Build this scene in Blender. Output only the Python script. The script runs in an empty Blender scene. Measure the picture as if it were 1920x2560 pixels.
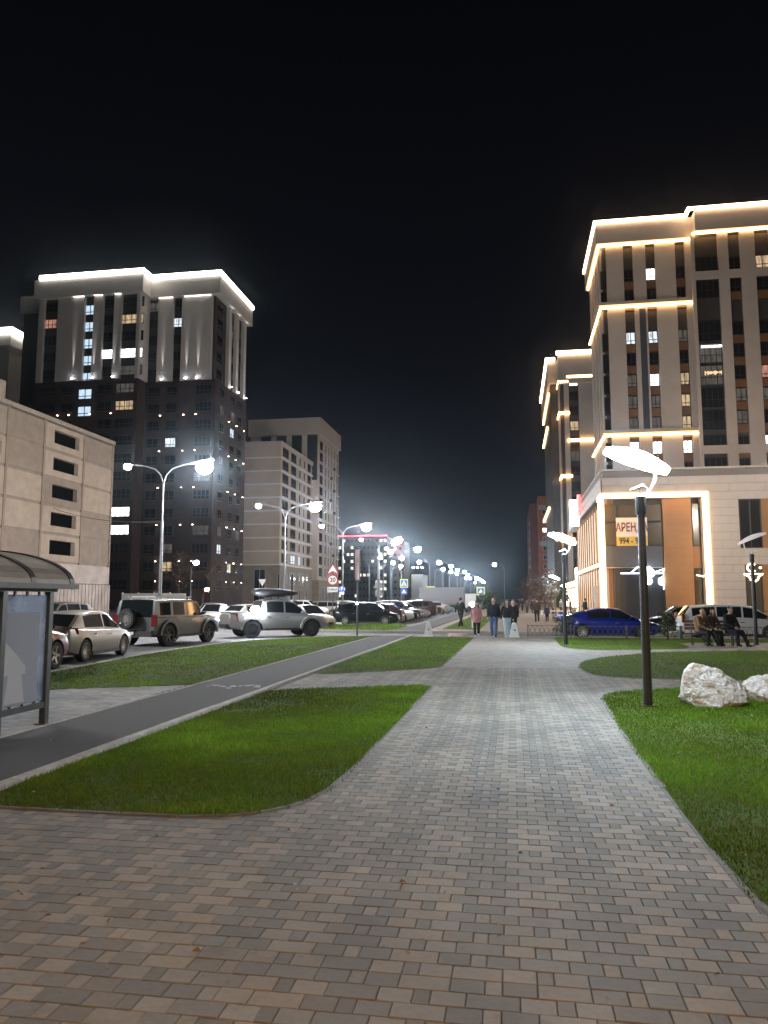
import bpy, bmesh, math, random
import numpy as np
from mathutils import Vector, Matrix, noise

random.seed(7)
RNG = np.random.default_rng(11)
R = math.radians
scn = bpy.context.scene
COL = scn.collection

# ------------------------------------------------------------------ camera
CAM_H = 1.75
PITCH = math.atan(216 / 1923.0)
YAW = R(9.48)
FPX = 1923.0
cam_data = bpy.data.cameras.new("camera")
cam_data.sensor_fit = 'VERTICAL'
cam_data.sensor_height = 24.0
cam_data.lens = 24.0 * FPX / 2560.0
cam_data.clip_start = 0.05
cam_data.clip_end = 3000
cam = bpy.data.objects.new("camera", cam_data)
COL.objects.link(cam)
cam.location = (0, 0, CAM_H)
cam.rotation_euler = (R(90) + PITCH, 0, YAW)
scn.camera = cam

# ------------------------------------------------------------------ night sky with a little city glow
world = bpy.data.worlds.new("World")
scn.world = world
world.use_nodes = True
wn, wl = world.node_tree.nodes, world.node_tree.links
wn.clear()
wo = wn.new("ShaderNodeOutputWorld")
bg_sky = wn.new("ShaderNodeBackground")
sky = wn.new("ShaderNodeTexSky")
sky.sky_type = 'NISHITA'
sky.sun_disc = False
sky.sun_elevation = R(-5)
sky.sun_rotation = R(200)
bg_sky.inputs[1].default_value = 0.05
wl.new(sky.outputs[0], bg_sky.inputs[0])
bg_glow = wn.new("ShaderNodeBackground")
tc = wn.new("ShaderNodeTexCoord")
sep = wn.new("ShaderNodeSeparateXYZ")
ramp = wn.new("ShaderNodeValToRGB")
wl.new(tc.outputs["Generated"], sep.inputs[0])
wl.new(sep.outputs[2], ramp.inputs[0])
e = ramp.color_ramp.elements
e[0].position = 0.0; e[0].color = (0.0105, 0.0130, 0.0205, 1)
e[1].position = 0.75; e[1].color = (0.0013, 0.0013, 0.0016, 1)
m = ramp.color_ramp.elements.new(0.28); m.color = (0.0028, 0.0034, 0.0056, 1)
wl.new(ramp.outputs[0], bg_glow.inputs[0])
bg_glow.inputs[1].default_value = 1.0
add = wn.new("ShaderNodeAddShader")
wl.new(bg_sky.outputs[0], add.inputs[0]); wl.new(bg_glow.outputs[0], add.inputs[1])
wl.new(add.outputs[0], wo.inputs[0])

# ------------------------------------------------------------------ exposure
scn.view_settings.view_transform = 'Standard'
scn.view_settings.look = 'None'
scn.view_settings.exposure = 0.0
scn.view_settings.gamma = 1.0
scn.view_settings.use_curve_mapping = False
scn.cycles.use_denoising = True
scn.cycles.max_bounces = 6
scn.cycles.diffuse_bounces = 2
scn.cycles.glossy_bounces = 3
scn.cycles.transmission_bounces = 4
scn.cycles.transparent_max_bounces = 8
scn.cycles.sample_clamp_indirect = 4.0
scn.cycles.use_light_tree = True
scn.cycles.caustics_reflective = False
scn.cycles.caustics_refractive = False

# ------------------------------------------------------------------ survey helpers: sight line -> world position
def _ray(px, py):
    a, b = (px - 960) / FPX, -(py - 1280) / FPX
    cp, sp, cy, sy = math.cos(PITCH), math.sin(PITCH), math.cos(YAW), math.sin(YAW)
    f, u = cp - b * sp, sp + b * cp
    return (a * cy - f * sy, a * sy + f * cy, u)
def on_ground(px, py, z=0.0):
    d = _ray(px, py); t = (z - CAM_H) / d[2]
    return (d[0] * t, d[1] * t)
def at_y(px, py, Y):
    d = _ray(px, py); t = Y / d[1]
    return (d[0] * t, CAM_H + d[2] * t)
def at_x(px, py, X):
    d = _ray(px, py); t = X / d[0]
    return (d[1] * t, CAM_H + d[2] * t)
def x_at(px, Y, py=1300): return at_y(px, py, Y)[0]
def z_at(px, py, Y): return at_y(px, py, Y)[1]

# ------------------------------------------------------------------ materials
MATS = {}
def mat(name, col, rough=0.6, metal=0.0, nz=None, bump=0.0, bscale=40.0, emit=None, coat=0.0, spec=0.5, col2=None, tone=False, trans=0.0):
    if name in MATS: return MATS[name]
    m = bpy.data.materials.new(name); m.use_nodes = True
    nt = m.node_tree; n, l = nt.nodes, nt.links
    p = n["Principled BSDF"]
    p.inputs["Base Color"].default_value = (*col, 1)
    p.inputs["Roughness"].default_value = rough
    p.inputs["Metallic"].default_value = metal
    p.inputs["Specular IOR Level"].default_value = spec
    p.inputs["Coat Weight"].default_value = coat
    p.inputs["Coat Roughness"].default_value = 0.06
    if nz or bump:
        t = n.new("ShaderNodeTexCoord")
    src = None
    if nz:
        sc, amt = nz
        tex = n.new("ShaderNodeTexNoise"); tex.inputs["Scale"].default_value = sc
        tex.inputs["Detail"].default_value = 6; tex.inputs["Roughness"].default_value = 0.62
        l.new(t.outputs["Object"], tex.inputs["Vector"])
        mx = n.new("ShaderNodeMix"); mx.data_type = 'RGBA'
        c2 = col2 if col2 else tuple(c * (1 - amt) for c in col)
        c1 = col if col2 else tuple(min(1, c * (1 + amt)) for c in col)
        mx.inputs[6].default_value = (*c1, 1); mx.inputs[7].default_value = (*c2, 1)
        mr = n.new("ShaderNodeMapRange"); mr.inputs[1].default_value = 0.34 if name != 'quartz' else .5; mr.inputs[2].default_value = 0.68 if name != 'quartz' else .66
        l.new(tex.outputs[0], mr.inputs[0]); l.new(mr.outputs[0], mx.inputs[0])
        src = mx.outputs[2]
    if tone:
        at = n.new("ShaderNodeAttribute"); at.attribute_name = "tone"
        if src is None: src = at.outputs["Color"]
        else:
            mm = n.new("ShaderNodeMix"); mm.data_type = 'RGBA'; mm.blend_type = 'MULTIPLY'; mm.inputs[0].default_value = 1.0
            l.new(at.outputs["Color"], mm.inputs[6]); l.new(src, mm.inputs[7]); src = mm.outputs[2]
    if name == 'paver':     # grime, drips and worn patches that run across the stones
        gp = n.new("ShaderNodeNewGeometry")
        for sc_, lo_, hi_, a0, a1 in ((.8, .36, .64, .74, 1.08), (4.5, .60, .74, 1.0, .80), (23.0, .68, .74, 1.0, .55)):
            q = n.new("ShaderNodeTexNoise"); q.inputs["Scale"].default_value = sc_; q.inputs["Detail"].default_value = 4; l.new(gp.outputs["Position"], q.inputs["Vector"])
            r_ = n.new("ShaderNodeMapRange"); r_.inputs[1].default_value = lo_; r_.inputs[2].default_value = hi_; r_.inputs[3].default_value = a0; r_.inputs[4].default_value = a1; l.new(q.outputs[0], r_.inputs[0])
            k_ = n.new("ShaderNodeMix"); k_.data_type = 'RGBA'; k_.blend_type = 'MULTIPLY'; k_.inputs[0].default_value = 1.0; l.new(src, k_.inputs[6]); l.new(r_.outputs[0], k_.inputs[7]); src = k_.outputs[2]
    if src is not None: l.new(src, p.inputs["Base Color"])
    if bump:
        bt = n.new("ShaderNodeTexNoise"); bt.inputs["Scale"].default_value = bscale; bt.inputs["Detail"].default_value = 5
        l.new(t.outputs["Object"], bt.inputs["Vector"])
        bn = n.new("ShaderNodeBump"); bn.inputs["Strength"].default_value = bump; bn.inputs["Distance"].default_value = 0.06 if name == 'quartz' else 0.02
        l.new(bt.outputs[0], bn.inputs["Height"]); l.new(bn.outputs[0], p.inputs["Normal"])
    if emit:
        p.inputs["Emission Color"].default_value = (*emit[0], 1)
        p.inputs["Emission Strength"].default_value = emit[1]
    MATS[name] = m
    return m

def lit_pane(name, col, strength, folds=6.0, low=0.35):
    """a lit room behind a window: bright, with curtains and furniture breaking it up"""
    m = bpy.data.materials.new(name); m.use_nodes = True
    n, l = m.node_tree.nodes, m.node_tree.links
    p = n["Principled BSDF"]
    p.inputs["Base Color"].default_value = (0.05, 0.05, 0.05, 1); p.inputs["Roughness"].default_value = 0.15
    tcn = n.new("ShaderNodeTexCoord"); oi = n.new("ShaderNodeObjectInfo")
    ad = n.new("ShaderNodeVectorMath"); ad.operation = 'ADD'
    l.new(tcn.outputs["Object"], ad.inputs[0]); l.new(oi.outputs["Location"], ad.inputs[1])
    mp = n.new("ShaderNodeMapping"); mp.inputs["Scale"].default_value = (folds, folds, 0.8)
    l.new(ad.outputs[0], mp.inputs[0])
    tx = n.new("ShaderNodeTexNoise"); tx.inputs["Scale"].default_value = 1.0; tx.inputs["Detail"].default_value = 3
    l.new(mp.outputs[0], tx.inputs["Vector"])
    mr = n.new("ShaderNodeMapRange"); mr.inputs[1].default_value = 0.35; mr.inputs[2].default_value = 0.62
    mr.inputs[3].default_value = strength * low; mr.inputs[4].default_value = strength
    l.new(tx.outputs[0], mr.inputs[0]); l.new(mr.outputs[0], p.inputs["Emission Strength"])
    p.inputs["Emission Color"].default_value = (*col, 1)
    MATS[name] = m
    return m

def glass_mat(name, tint, milky):
    m = bpy.data.materials.new(name); m.use_nodes = True
    n, l = m.node_tree.nodes, m.node_tree.links
    n.clear()
    o = n.new("ShaderNodeOutputMaterial"); t = n.new("ShaderNodeBsdfTransparent"); t.inputs[0].default_value = (*tint, 1)
    g = n.new("ShaderNodeBsdfGlossy"); g.inputs["Roughness"].default_value = 0.06; g.inputs[0].default_value = (0.9, 0.95, 1, 1)
    fr = n.new("ShaderNodeFresnel"); fr.inputs[0].default_value = 1.5
    a = n.new("ShaderNodeMixShader"); l.new(fr.outputs[0], a.inputs[0]); l.new(t.outputs[0], a.inputs[1]); l.new(g.outputs[0], a.inputs[2])
    d = n.new("ShaderNodeBsdfDiffuse"); d.inputs[0].default_value = (0.55, 0.58, 0.66, 1)
    tr = n.new("ShaderNodeBsdfTranslucent"); tr.inputs[0].default_value = (0.55, 0.58, 0.68, 1)
    ad = n.new("ShaderNodeMixShader"); ad.inputs[0].default_value = 0.5
    l.new(d.outputs[0], ad.inputs[1]); l.new(tr.outputs[0], ad.inputs[2])
    tcn = n.new("ShaderNodeTexCoord"); nz = n.new("ShaderNodeTexNoise"); nz.inputs["Scale"].default_value = 2.6; nz.inputs["Detail"].default_value = 7
    l.new(tcn.outputs["Object"], nz.inputs["Vector"])
    mr = n.new("ShaderNodeMapRange"); mr.inputs[1].default_value = .3; mr.inputs[2].default_value = .7; mr.inputs[3].default_value = milky * .5; mr.inputs[4].default_value = milky * 1.5
    l.new(nz.outputs[0], mr.inputs[0])
    b = n.new("ShaderNodeMixShader"); l.new(mr.outputs[0], b.inputs[0]); l.new(a.outputs[0], b.inputs[1]); l.new(ad.outputs[0], b.inputs[2])
    l.new(b.outputs[0], o.inputs[0])
    MATS[name] = m
    return m

def emat(name, col, s): return mat(name, (0.8, 0.8, 0.8), 0.5, emit=(col, s))

# lamps and signs
emat('led_warm', (1.0, 0.54, 0.20), 11.0)
emat('led_roof_warm', (1.0, 0.66, 0.40), 11.0)
emat('led_cool', (1.0, 0.94, 0.82), 12.0)
emat('led_red', (1.0, 0.02, 0.06), 2.4)
emat('lens_cold', (0.95, 0.97, 1.0), 420.0)
emat('lens_dim', (0.90, 0.96, 1.0), 60.0)
emat('leaf_glow', (0.72, 0.88, 1.0), 46.0)
emat('spot_warm', (1.0, 0.74, 0.55), 34.0)
emat('spot_cool', (0.90, 0.92, 1.0), 70.0)
emat('head_light', (1.0, 0.93, 0.82), 60.0)
emat('shop_glow', (1.0, 0.80, 0.50), 2.4)
emat('fin_glow', (1.0, 0.62, 0.28), 0.8)
emat('front_glow', (1.0, 0.82, 0.55), 7.0)
emat('globe_warm', (1.0, 0.72, 0.45), 70.0)
emat('sign_red', (1.0, 0.05, 0.03), 2.2)
emat('sign_white', (0.85, 0.93, 1.0), 5.0)
emat('sign_green', (0.22, 0.85, 0.10), 1.4)
emat('blue_led', (0.05, 0.10, 1.0), 6.0)
lit_pane('pane_cool', (0.80, 0.90, 1.0), 1.5)
lit_pane('pane_stair', (0.62, 0.80, 1.0), 1.15, 3.0, 0.75)
lit_pane('pane_warm', (1.0, 0.72, 0.42), 0.75)
lit_pane('pane_red', (1.0, 0.45, 0.32), 0.6)
lit_pane('pane_white', (1.0, 0.98, 0.95), 5.0, 8.0, 0.5)
lit_pane('pane_dim', (0.85, 0.75, 0.65), 0.12)
lit_pane('pane_far', (1.0, 0.92, 0.78), 1.6, 1.0, 0.5)
mat('pane_dark', (0.018, 0.019, 0.021), 0.06, spec=0.6)
mat('pane_brown', (0.06, 0.035, 0.025), 0.08, spec=0.6)
# walls and ground
mat('asphalt', (0.115, 0.112, 0.11), 0.82, nz=(14, 0.25), bump=0.35, bscale=220)
mat('asphalt_path', (0.022, 0.021, 0.020), 0.85, nz=(9, 0.18), bump=0.4, bscale=260)
mat('joint_sand', (0.13, 0.118, 0.10), 0.95, nz=(30, 0.3))
mat('paver', (0.95, 0.95, 0.95), 0.78, nz=(26, 0.14), bump=0.3, bscale=300, tone=True)
mat('kerb', (0.36, 0.34, 0.31), 0.85, nz=(9, 0.22), bump=0.3, bscale=120)
mat('edging', (0.16, 0.155, 0.15), 0.85, nz=(9, 0.22), bump=0.3, bscale=120)
mat('soil', (0.055, 0.125, 0.016), 0.95, nz=(5, 0.5), col2=(0.085, 0.095, 0.022), spec=.1)
def blade_mat():
    m = bpy.data.materials.new('blade'); m.use_nodes = True; n, l = m.node_tree.nodes, m.node_tree.links; n.clear()
    o = n.new("ShaderNodeOutputMaterial"); a = n.new("ShaderNodeAttribute"); a.attribute_name = 'tone'
    d = n.new("ShaderNodeBsdfDiffuse"); t = n.new("ShaderNodeBsdfTranslucent"); x = n.new("ShaderNodeMixShader"); x.inputs[0].default_value = .42
    l.new(a.outputs["Color"], d.inputs[0]); l.new(a.outputs["Color"], t.inputs[0]); l.new(d.outputs[0], x.inputs[1]); l.new(t.outputs[0], x.inputs[2]); l.new(x.outputs[0], o.inputs[0]); MATS['blade'] = m
blade_mat()
mat('cladding', (0.50, 0.44, 0.385), 0.7, nz=(0.35, 0.07))
mat('cladding_cool', (0.56, 0.53, 0.50), 0.7, nz=(0.3, 0.07))
mat('cladding_mid', (0.54, 0.43, 0.34), 0.75, nz=(0.3, 0.08))
mat('brick_dark', (0.040, 0.024, 0.022), 0.85, nz=(0.6, 0.3))
mat('wall_dark', (0.045, 0.042, 0.042), 0.7, nz=(0.4, 0.2))
mat('spandrel_brown', (0.17, 0.088, 0.042), 0.6, nz=(0.5, 0.2))
mat('orange_panel', (0.31, 0.155, 0.06), 0.55, nz=(0.5, 0.12))
mat('orange_wall', (0.48, 0.13, 0.045), 0.8, nz=(0.4, 0.15))
mat('rust_wall', (0.20, 0.06, 0.035), 0.8, nz=(0.4, 0.2))
mat('truck_grey', (0.13, 0.13, 0.135), 0.6)
mat('grey_wall', (0.28, 0.28, 0.27), 0.8, nz=(0.3, 0.15))
mat('tile', (0.46, 0.405, 0.365), 0.5, nz=(0.9, 0.06))
mat('tile_joint', (0.20, 0.18, 0.165), 0.9)
mat('concrete_a', (0.38, 0.295, 0.225), 0.85, nz=(1.1, 0.12), bump=0.15, bscale=12)
mat('concrete_b', (0.26, 0.20, 0.155), 0.85, nz=(1.1, 0.14), bump=0.15, bscale=12)
mat('concrete_c', (0.30, 0.24, 0.19), 0.85, nz=(1.1, 0.14), bump=0.15, bscale=12)
mat('stained_white', (0.44, 0.37, 0.33), 0.8, nz=(0.8, 0.2))
mat('void', (0.006, 0.006, 0.007), 1.0, spec=0.0)
mat('frame_dark', (0.02, 0.02, 0.02), 0.5)
mat('frame_white', (0.55, 0.55, 0.55), 0.5)
mat('frame_blue', (0.06, 0.065, 0.085), 0.5)
mat('steel', (0.11, 0.113, 0.116), 0.42, 0.6, nz=(6, 0.15))
mat('steel_dark', (0.055, 0.055, 0.058), 0.45, 0.2, nz=(8, 0.2))
mat('pole_paint', (0.045, 0.045, 0.05), 0.4, nz=(5, 0.15))
mat('white_paint', (0.72, 0.72, 0.70), 0.5, nz=(5, 0.08))
mat('road_paint', (0.55, 0.55, 0.52), 0.8, nz=(12, 0.3))
mat('fence_panel', (0.42, 0.41, 0.39), 0.8, nz=(1.2, 0.18))
mat('quartz', (0.58, 0.55, 0.52), 0.6, nz=(4.2, 0.2), col2=(0.34, 0.26, 0.17), bump=1.0, bscale=14)
mat('pink_slab', (0.55, 0.40, 0.34), 0.8, nz=(6, 0.2))
# vehicles
def paint(name, c, metal=0.35, rough=0.36): return mat(name, c, rough, metal, coat=0.4, spec=0.12)
paint('paint_silver', (0.30, 0.275, 0.25), 0.6); paint('paint_champagne', (0.155, 0.158, 0.157), 0.55); paint('paint_pickup', (0.30, 0.285, 0.275), 0.55)
paint('paint_red', (0.11, 0.007, 0.007), 0.2); paint('paint_blue', (0.008, 0.019, 0.20), 0.35); paint('paint_black', (0.004, 0.004, 0.0045), 0.1)
paint('paint_white', (0.55, 0.54, 0.52), 0.0); paint('paint_cream', (0.50, 0.46, 0.38), 0.0); paint('paint_brown', (0.035, 0.017, 0.013), 0.4)
paint('paint_grey', (0.04, 0.04, 0.043), 0.5); paint('paint_sky', (0.20, 0.32, 0.42), 0.4); paint('paint_maroon', (0.032, 0.006, 0.007), 0.3)
mat('tyre', (0.016, 0.016, 0.016), 0.75, bump=0.2, bscale=60); mat('rim_silver', (0.50, 0.49, 0.47), 0.3, 0.8); mat('rim_dark', (0.10, 0.10, 0.10), 0.3, 0.8)
mat('car_glass', (0.010, 0.012, 0.013), 0.04, spec=0.8); mat('black_plastic', (0.02, 0.02, 0.02), 0.55)
mat('tail_red', (0.16, 0.008, 0.01), 0.2, coat=1.0); mat('lamp_clear', (0.55, 0.55, 0.55), 0.12, 0.5, coat=1.0); mat('plate_white', (0.7, 0.7, 0.7), 0.5)
mat('chrome', (0.7, 0.7, 0.7), 0.12, 1.0)
# people and plants
mat('skin', (0.48, 0.29, 0.21), 0.55); mat('hair_dark', (0.020, 0.013, 0.010), 0.6); mat('hair_brown', (0.08, 0.045, 0.025), 0.6); mat('hair_fair', (0.35, 0.23, 0.11), 0.6)
for nme, c in dict(navy=(0.012, 0.014, 0.026), black=(0.010, 0.010, 0.011), pink=(0.42, 0.20, 0.21), lilac=(0.38, 0.30, 0.46), jeans=(0.075, 0.13, 0.27), pale_jeans=(0.36, 0.47, 0.53),
                   tan=(0.22, 0.13, 0.075), brown=(0.06, 0.038, 0.026), grey=(0.16, 0.16, 0.17), white=(0.65, 0.65, 0.65), olive=(0.05, 0.05, 0.03), purple=(0.04, 0.03, 0.10), red=(0.3, 0.03, 0.03)).items():
    mat('cloth_' + nme, c, 0.85, nz=(9, 0.2))
mat('bark', (0.05, 0.035, 0.025), 0.9, nz=(8, 0.3)); mat('leaf', (0.03, 0.055, 0.016), 0.6, nz=(3, 0.5)); mat('leaf_autumn', (0.055, 0.027, 0.012), 0.7, nz=(3, 0.5))
mat('wood_red', (0.09, 0.035, 0.02), 0.5, nz=(7, 0.3))
glass_mat('shelter_glass', (0.82, 0.87, 0.92), 0.28)
def paper_mat(name, c):
    m = bpy.data.materials.new(name); m.use_nodes = True; n, l = m.node_tree.nodes, m.node_tree.links; n.clear()
    o = n.new("ShaderNodeOutputMaterial"); d = n.new("ShaderNodeBsdfDiffuse"); t = n.new("ShaderNodeBsdfTranslucent"); x = n.new("ShaderNodeMixShader"); x.inputs[0].default_value = .7
    d.inputs[0].default_value = (*c, 1); t.inputs[0].default_value = (*c, 1)
    l.new(d.outputs[0], x.inputs[1]); l.new(t.outputs[0], x.inputs[2]); l.new(x.outputs[0], o.inputs[0]); MATS[name] = m
paper_mat('poster_paper', (.60, .60, .63)); paper_mat('poster_white', (.9, .89, .9))
glass_mat('shop_glass', (0.86, 0.90, 0.92), 0.05)
mat('roof_sheet', (0.27, 0.25, 0.225), 0.28, nz=(3, 0.15))
mat('sheet_yellow', (0.62, 0.44, 0.10), 0.6); mat('sheet_white', (0.66, 0.63, 0.58), 0.6); mat('text_red', (0.17, 0.018, 0.018), 0.6); mat('text_black', (0.015, 0.015, 0.015), 0.6)
mat('sign_face', (0.75, 0.75, 0.73), 0.35); mat('sign_border', (0.5, 0.015, 0.02), 0.35); mat('sign_blue', (0.02, 0.08, 0.42), 0.35); mat('sign_lime', (0.55, 0.62, 0.12), 0.4)

# ------------------------------------------------------------------ mesh building
def link(name, me, mats=None, parent=None, loc=(0, 0, 0), rz=0.0):
    o = bpy.data.objects.new(name, me)
    COL.objects.link(o)
    if mats is not None and me is not None and len(me.materials) == 0:
        for k in (mats if isinstance(mats, (list, tuple)) else [mats]): me.materials.append(MATS[k])
    o.location = loc
    if rz: o.rotation_euler = (0, 0, rz)
    if parent is not None: o.parent = parent
    return o
def set_mat(o, k):
    o.material_slots[0].link = 'OBJECT'; o.material_slots[0].material = MATS[k]
    return o
def tag(o, label=None, cat=None, group=None, kind=None):
    if label: o['label'] = label
    if cat: o['category'] = cat
    if group: o['group'] = group
    if kind: o['kind'] = kind
    return o
def thing(name, label, cat, loc=(0, 0, 0), rz=0.0, group=None):
    o = bpy.data.objects.new(name, None); COL.objects.link(o)
    o.empty_display_size = 0.2
    o.location = loc; o.rotation_euler = (0, 0, rz)
    return tag(o, label, cat, group)
def copy_tree(o, parent=None):
    c = o.copy(); COL.objects.link(c)
    if parent is not None: c.parent = parent
    for ch in list(o.children): copy_tree(ch, c)
    return c

class MB:
    def __init__(s, org=(0, 0, 0)):
        s.v = []; s.f = []; s.m = []; s.org = org
    def add(s, vs, fs, mi=0):
        b = len(s.v); o = s.org
        s.v += [(p[0] - o[0], p[1] - o[1], p[2] - o[2]) for p in vs]
        s.f += [tuple(i + b for i in f) for f in fs]; s.m += [mi] * len(fs)
        return s
    def hexa(s, p, mi=0):
        return s.add(p, [(0, 3, 2, 1), (4, 5, 6, 7), (0, 1, 5, 4), (1, 2, 6, 5), (2, 3, 7, 6), (3, 0, 4, 7)], mi)
    def box(s, x0, x1, y0, y1, z0, z1, mi=0):
        return s.hexa([(x0, y0, z0), (x1, y0, z0), (x1, y1, z0), (x0, y1, z0), (x0, y0, z1), (x1, y0, z1), (x1, y1, z1), (x0, y1, z1)], mi)
    def quad(s, a, b, c, d, mi=0): return s.add([a, b, c, d], [(0, 1, 2, 3)], mi)
    def poly(s, pts, z=0.0, mi=0): return s.add([(p[0], p[1], z) for p in pts], [tuple(range(len(pts)))], mi)
    def prism(s, pts, z0, z1, mi=0):
        n = len(pts)
        vs = [(p[0], p[1], z0) for p in pts] + [(p[0], p[1], z1) for p in pts]
        return s.add(vs, [tuple(range(n - 1, -1, -1)), tuple(range(n, 2 * n))] + [(i, (i + 1) % n, n + (i + 1) % n, n + i) for i in range(n)], mi)
    def tube(s, pts, rs, n=8, cap=True, mi=0):
        pts = [Vector(p) for p in pts]
        if not isinstance(rs, (list, tuple)): rs = [rs] * len(pts)
        vs, fs = [], []
        up = None
        for i, p in enumerate(pts):
            d = (pts[min(i + 1, len(pts) - 1)] - pts[max(i - 1, 0)])
            d = d.normalized() if d.length > 1e-9 else Vector((0, 0, 1))
            if up is None:
                a = Vector((0, 0, 1)) if abs(d.z) < 0.9 else Vector((1, 0, 0))
                up = d.cross(a).normalized()
            up = (up - d * up.dot(d)); up = up.normalized() if up.length > 1e-6 else d.orthogonal().normalized()
            w = d.cross(up)
            for k in range(n):
                t = 2 * math.pi * k / n
                vs.append(tuple(p + (up * math.cos(t) + w * math.sin(t)) * rs[i]))
        for i in range(len(pts) - 1):
            for k in range(n):
                a, b = i * n + k, i * n + (k + 1) % n
                fs.append((a, b, b + n, a + n))
        if cap:
            fs.append(tuple(range(n - 1, -1, -1))); fs.append(tuple(range((len(pts) - 1) * n, len(pts) * n)))
        return s.add(vs, fs, mi)
    def ball(s, c, r, nu=10, nv=6, mi=0):
        if not isinstance(r, (list, tuple)): r = (r, r, r)
        vs = [(c[0], c[1], c[2] - r[2])]; fs = []
        for j in range(1, nv):
            ph = math.pi * j / nv
            for i in range(nu):
                th = 2 * math.pi * i / nu
                vs.append((c[0] + r[0] * math.sin(ph) * math.cos(th), c[1] + r[1] * math.sin(ph) * math.sin(th), c[2] - r[2] * math.cos(ph)))
        vs.append((c[0], c[1], c[2] + r[2]))
        for i in range(nu):
            fs.append((0, 1 + (i + 1) % nu, 1 + i))
            for j in range(nv - 2):
                a, b = 1 + j * nu + i, 1 + j * nu + (i + 1) % nu
                fs.append((a, b, b + nu, a + nu))
            fs.append((1 + (nv - 2) * nu + i, 1 + (nv - 2) * nu + (i + 1) % nu, len(vs) - 1))
        return s.add(vs, fs, mi)
    def lathe(s, prof, axis='z', n=20, c=(0, 0, 0), mi=0):
        """prof: (radius, height) pairs; closed tube of revolution"""
        vs, fs = [], []
        for (r, h) in prof:
            for k in range(n):
                t = 2 * math.pi * k / n
                a, b = r * math.cos(t), r * math.sin(t)
                vs.append((c[0] + a, c[1] + b, c[2] + h) if axis == 'z' else (c[0] + h, c[1] + a, c[2] + b))
        for i in range(len(prof) - 1):
            for k in range(n):
                p, q = i * n + k, i * n + (k + 1) % n
                fs.append((p, q, q + n, p + n))
        return s.add(vs, fs, mi)
    def mesh(s, name, smooth=None):
        me = bpy.data.meshes.new(name)
        me.from_pydata(s.v, [], s.f)
        if any(s.m): me.polygons.foreach_set("material_index", s.m)
        if smooth is not None:
            me.polygons.foreach_set("use_smooth", [True] * len(me.polygons))
            if smooth < 180: me.set_sharp_from_angle(angle=R(smooth))
        me.update()
        return me
    def build(s, name, mats, parent=None, smooth=None, loc=(0, 0, 0), rz=0.0):
        return link(name, s.mesh(name, smooth), mats, parent, loc, rz)

class Face:
    """a flat face of a building: u runs along it, d points outward, z is up"""
    def __init__(s, ox, oy, ang): s.o = (ox, oy); s.a = R(ang); s.u = (math.cos(s.a), math.sin(s.a)); s.n = (math.sin(s.a), -math.cos(s.a))
    def P(s, u, d, z): return (s.o[0] + s.u[0] * u + s.n[0] * d, s.o[1] + s.u[1] * u + s.n[1] * d, z)
    def box(s, mb, u0, u1, d0, d1, z0, z1, mi=0):
        P = s.P
        mb.hexa([P(u0, d1, z0), P(u1, d1, z0), P(u1, d0, z0), P(u0, d0, z0), P(u0, d1, z1), P(u1, d1, z1), P(u1, d0, z1), P(u0, d0, z1)], mi)

_winmesh = {}
def window(parent, fc, uc, z, w, h, pane='pane_dark', style=2, d=0.0, frame='frame_dark', bar=0.07, split=True):
    """window > pane; the frame is real bars in front of a recessed pane"""
    key = (round(w, 2), round(h, 2), style, bar)
    if key not in _winmesh:
        b = MB(); hw = w / 2; t = 0.09
        b.box(-hw, hw, -t, 0, 0, bar); b.box(-hw, hw, -t, 0, h - bar, h)
        b.box(-hw, -hw + bar, -t, 0, bar, h - bar); b.box(hw - bar, hw, -t, 0, bar, h - bar)
        if style == 2:      # two sashes, low transom
            b.box(-bar / 2, bar / 2, -t + .005, 0, bar, h - bar); b.box(-hw + bar, -bar / 2, -t + .005, 0, h * .27, h * .27 + bar); b.box(bar / 2, hw - bar, -t + .005, 0, h * .27, h * .27 + bar)
        elif style == 3:    # balcony glazing grid
            for k in (1, 2, 3): b.box(-hw + w * k / 4 - bar / 2, -hw + w * k / 4 + bar / 2, -t + .005, 0, bar, h - bar)
            b.box(-hw + bar, hw - bar, -t + .01, 0, h * .38, h * .38 + bar)
        elif style == 1: b.box(-bar / 2, bar / 2, -t + .005, 0, bar, h - bar)
        pn = MB(); pn.box(-hw + bar * .6, hw - bar * .6, -.035, -.005, bar * .6, h - bar * .6)
        _winmesh[key] = (b.mesh('window'), pn.mesh('pane'))
        _winmesh[key][0].materials.append(MATS['frame_dark']); _winmesh[key][1].materials.append(MATS['pane_dark'])
    fm, pm = _winmesh[key]
    p = fc.P(uc, d, z); L = parent.location
    o = link('window', fm, None, parent, (p[0] - L.x, p[1] - L.y, p[2] - L.z), fc.a)
    if frame != 'frame_dark': set_mat(o, frame)
    q = link('pane', pm, None, o)
    if pane != 'pane_dark': set_mat(q, pane)
    return o
ORD = ['first', 'second', 'third', 'fourth', 'fifth', 'sixth', 'seventh', 'eighth', 'ninth', 'tenth', 'eleventh', 'twelfth', 'thirteenth', 'fourteenth', 'fifteenth', 'sixteenth', 'seventeenth', 'eighteenth', 'nineteenth', 'twentieth', 'twenty-first', 'twenty-second', 'twenty-third', 'twenty-fourth']
def text_mesh(txt, size, depth=0.004):
    cu = bpy.data.curves.new('t', 'FONT'); cu.body = txt; cu.size = size; cu.extrude = depth; cu.offset = size * .02; cu.align_x = 'CENTER'; cu.align_y = 'CENTER'; cu.resolution_u = 3
    o = bpy.data.objects.new('t', cu); COL.objects.link(o)
    bpy.context.view_layer.update()
    me = bpy.data.meshes.new_from_object(o.evaluated_get(bpy.context.evaluated_depsgraph_get()))
    bpy.data.objects.remove(o); me.name = 'lettering'; me.materials.clear()
    return me
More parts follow.
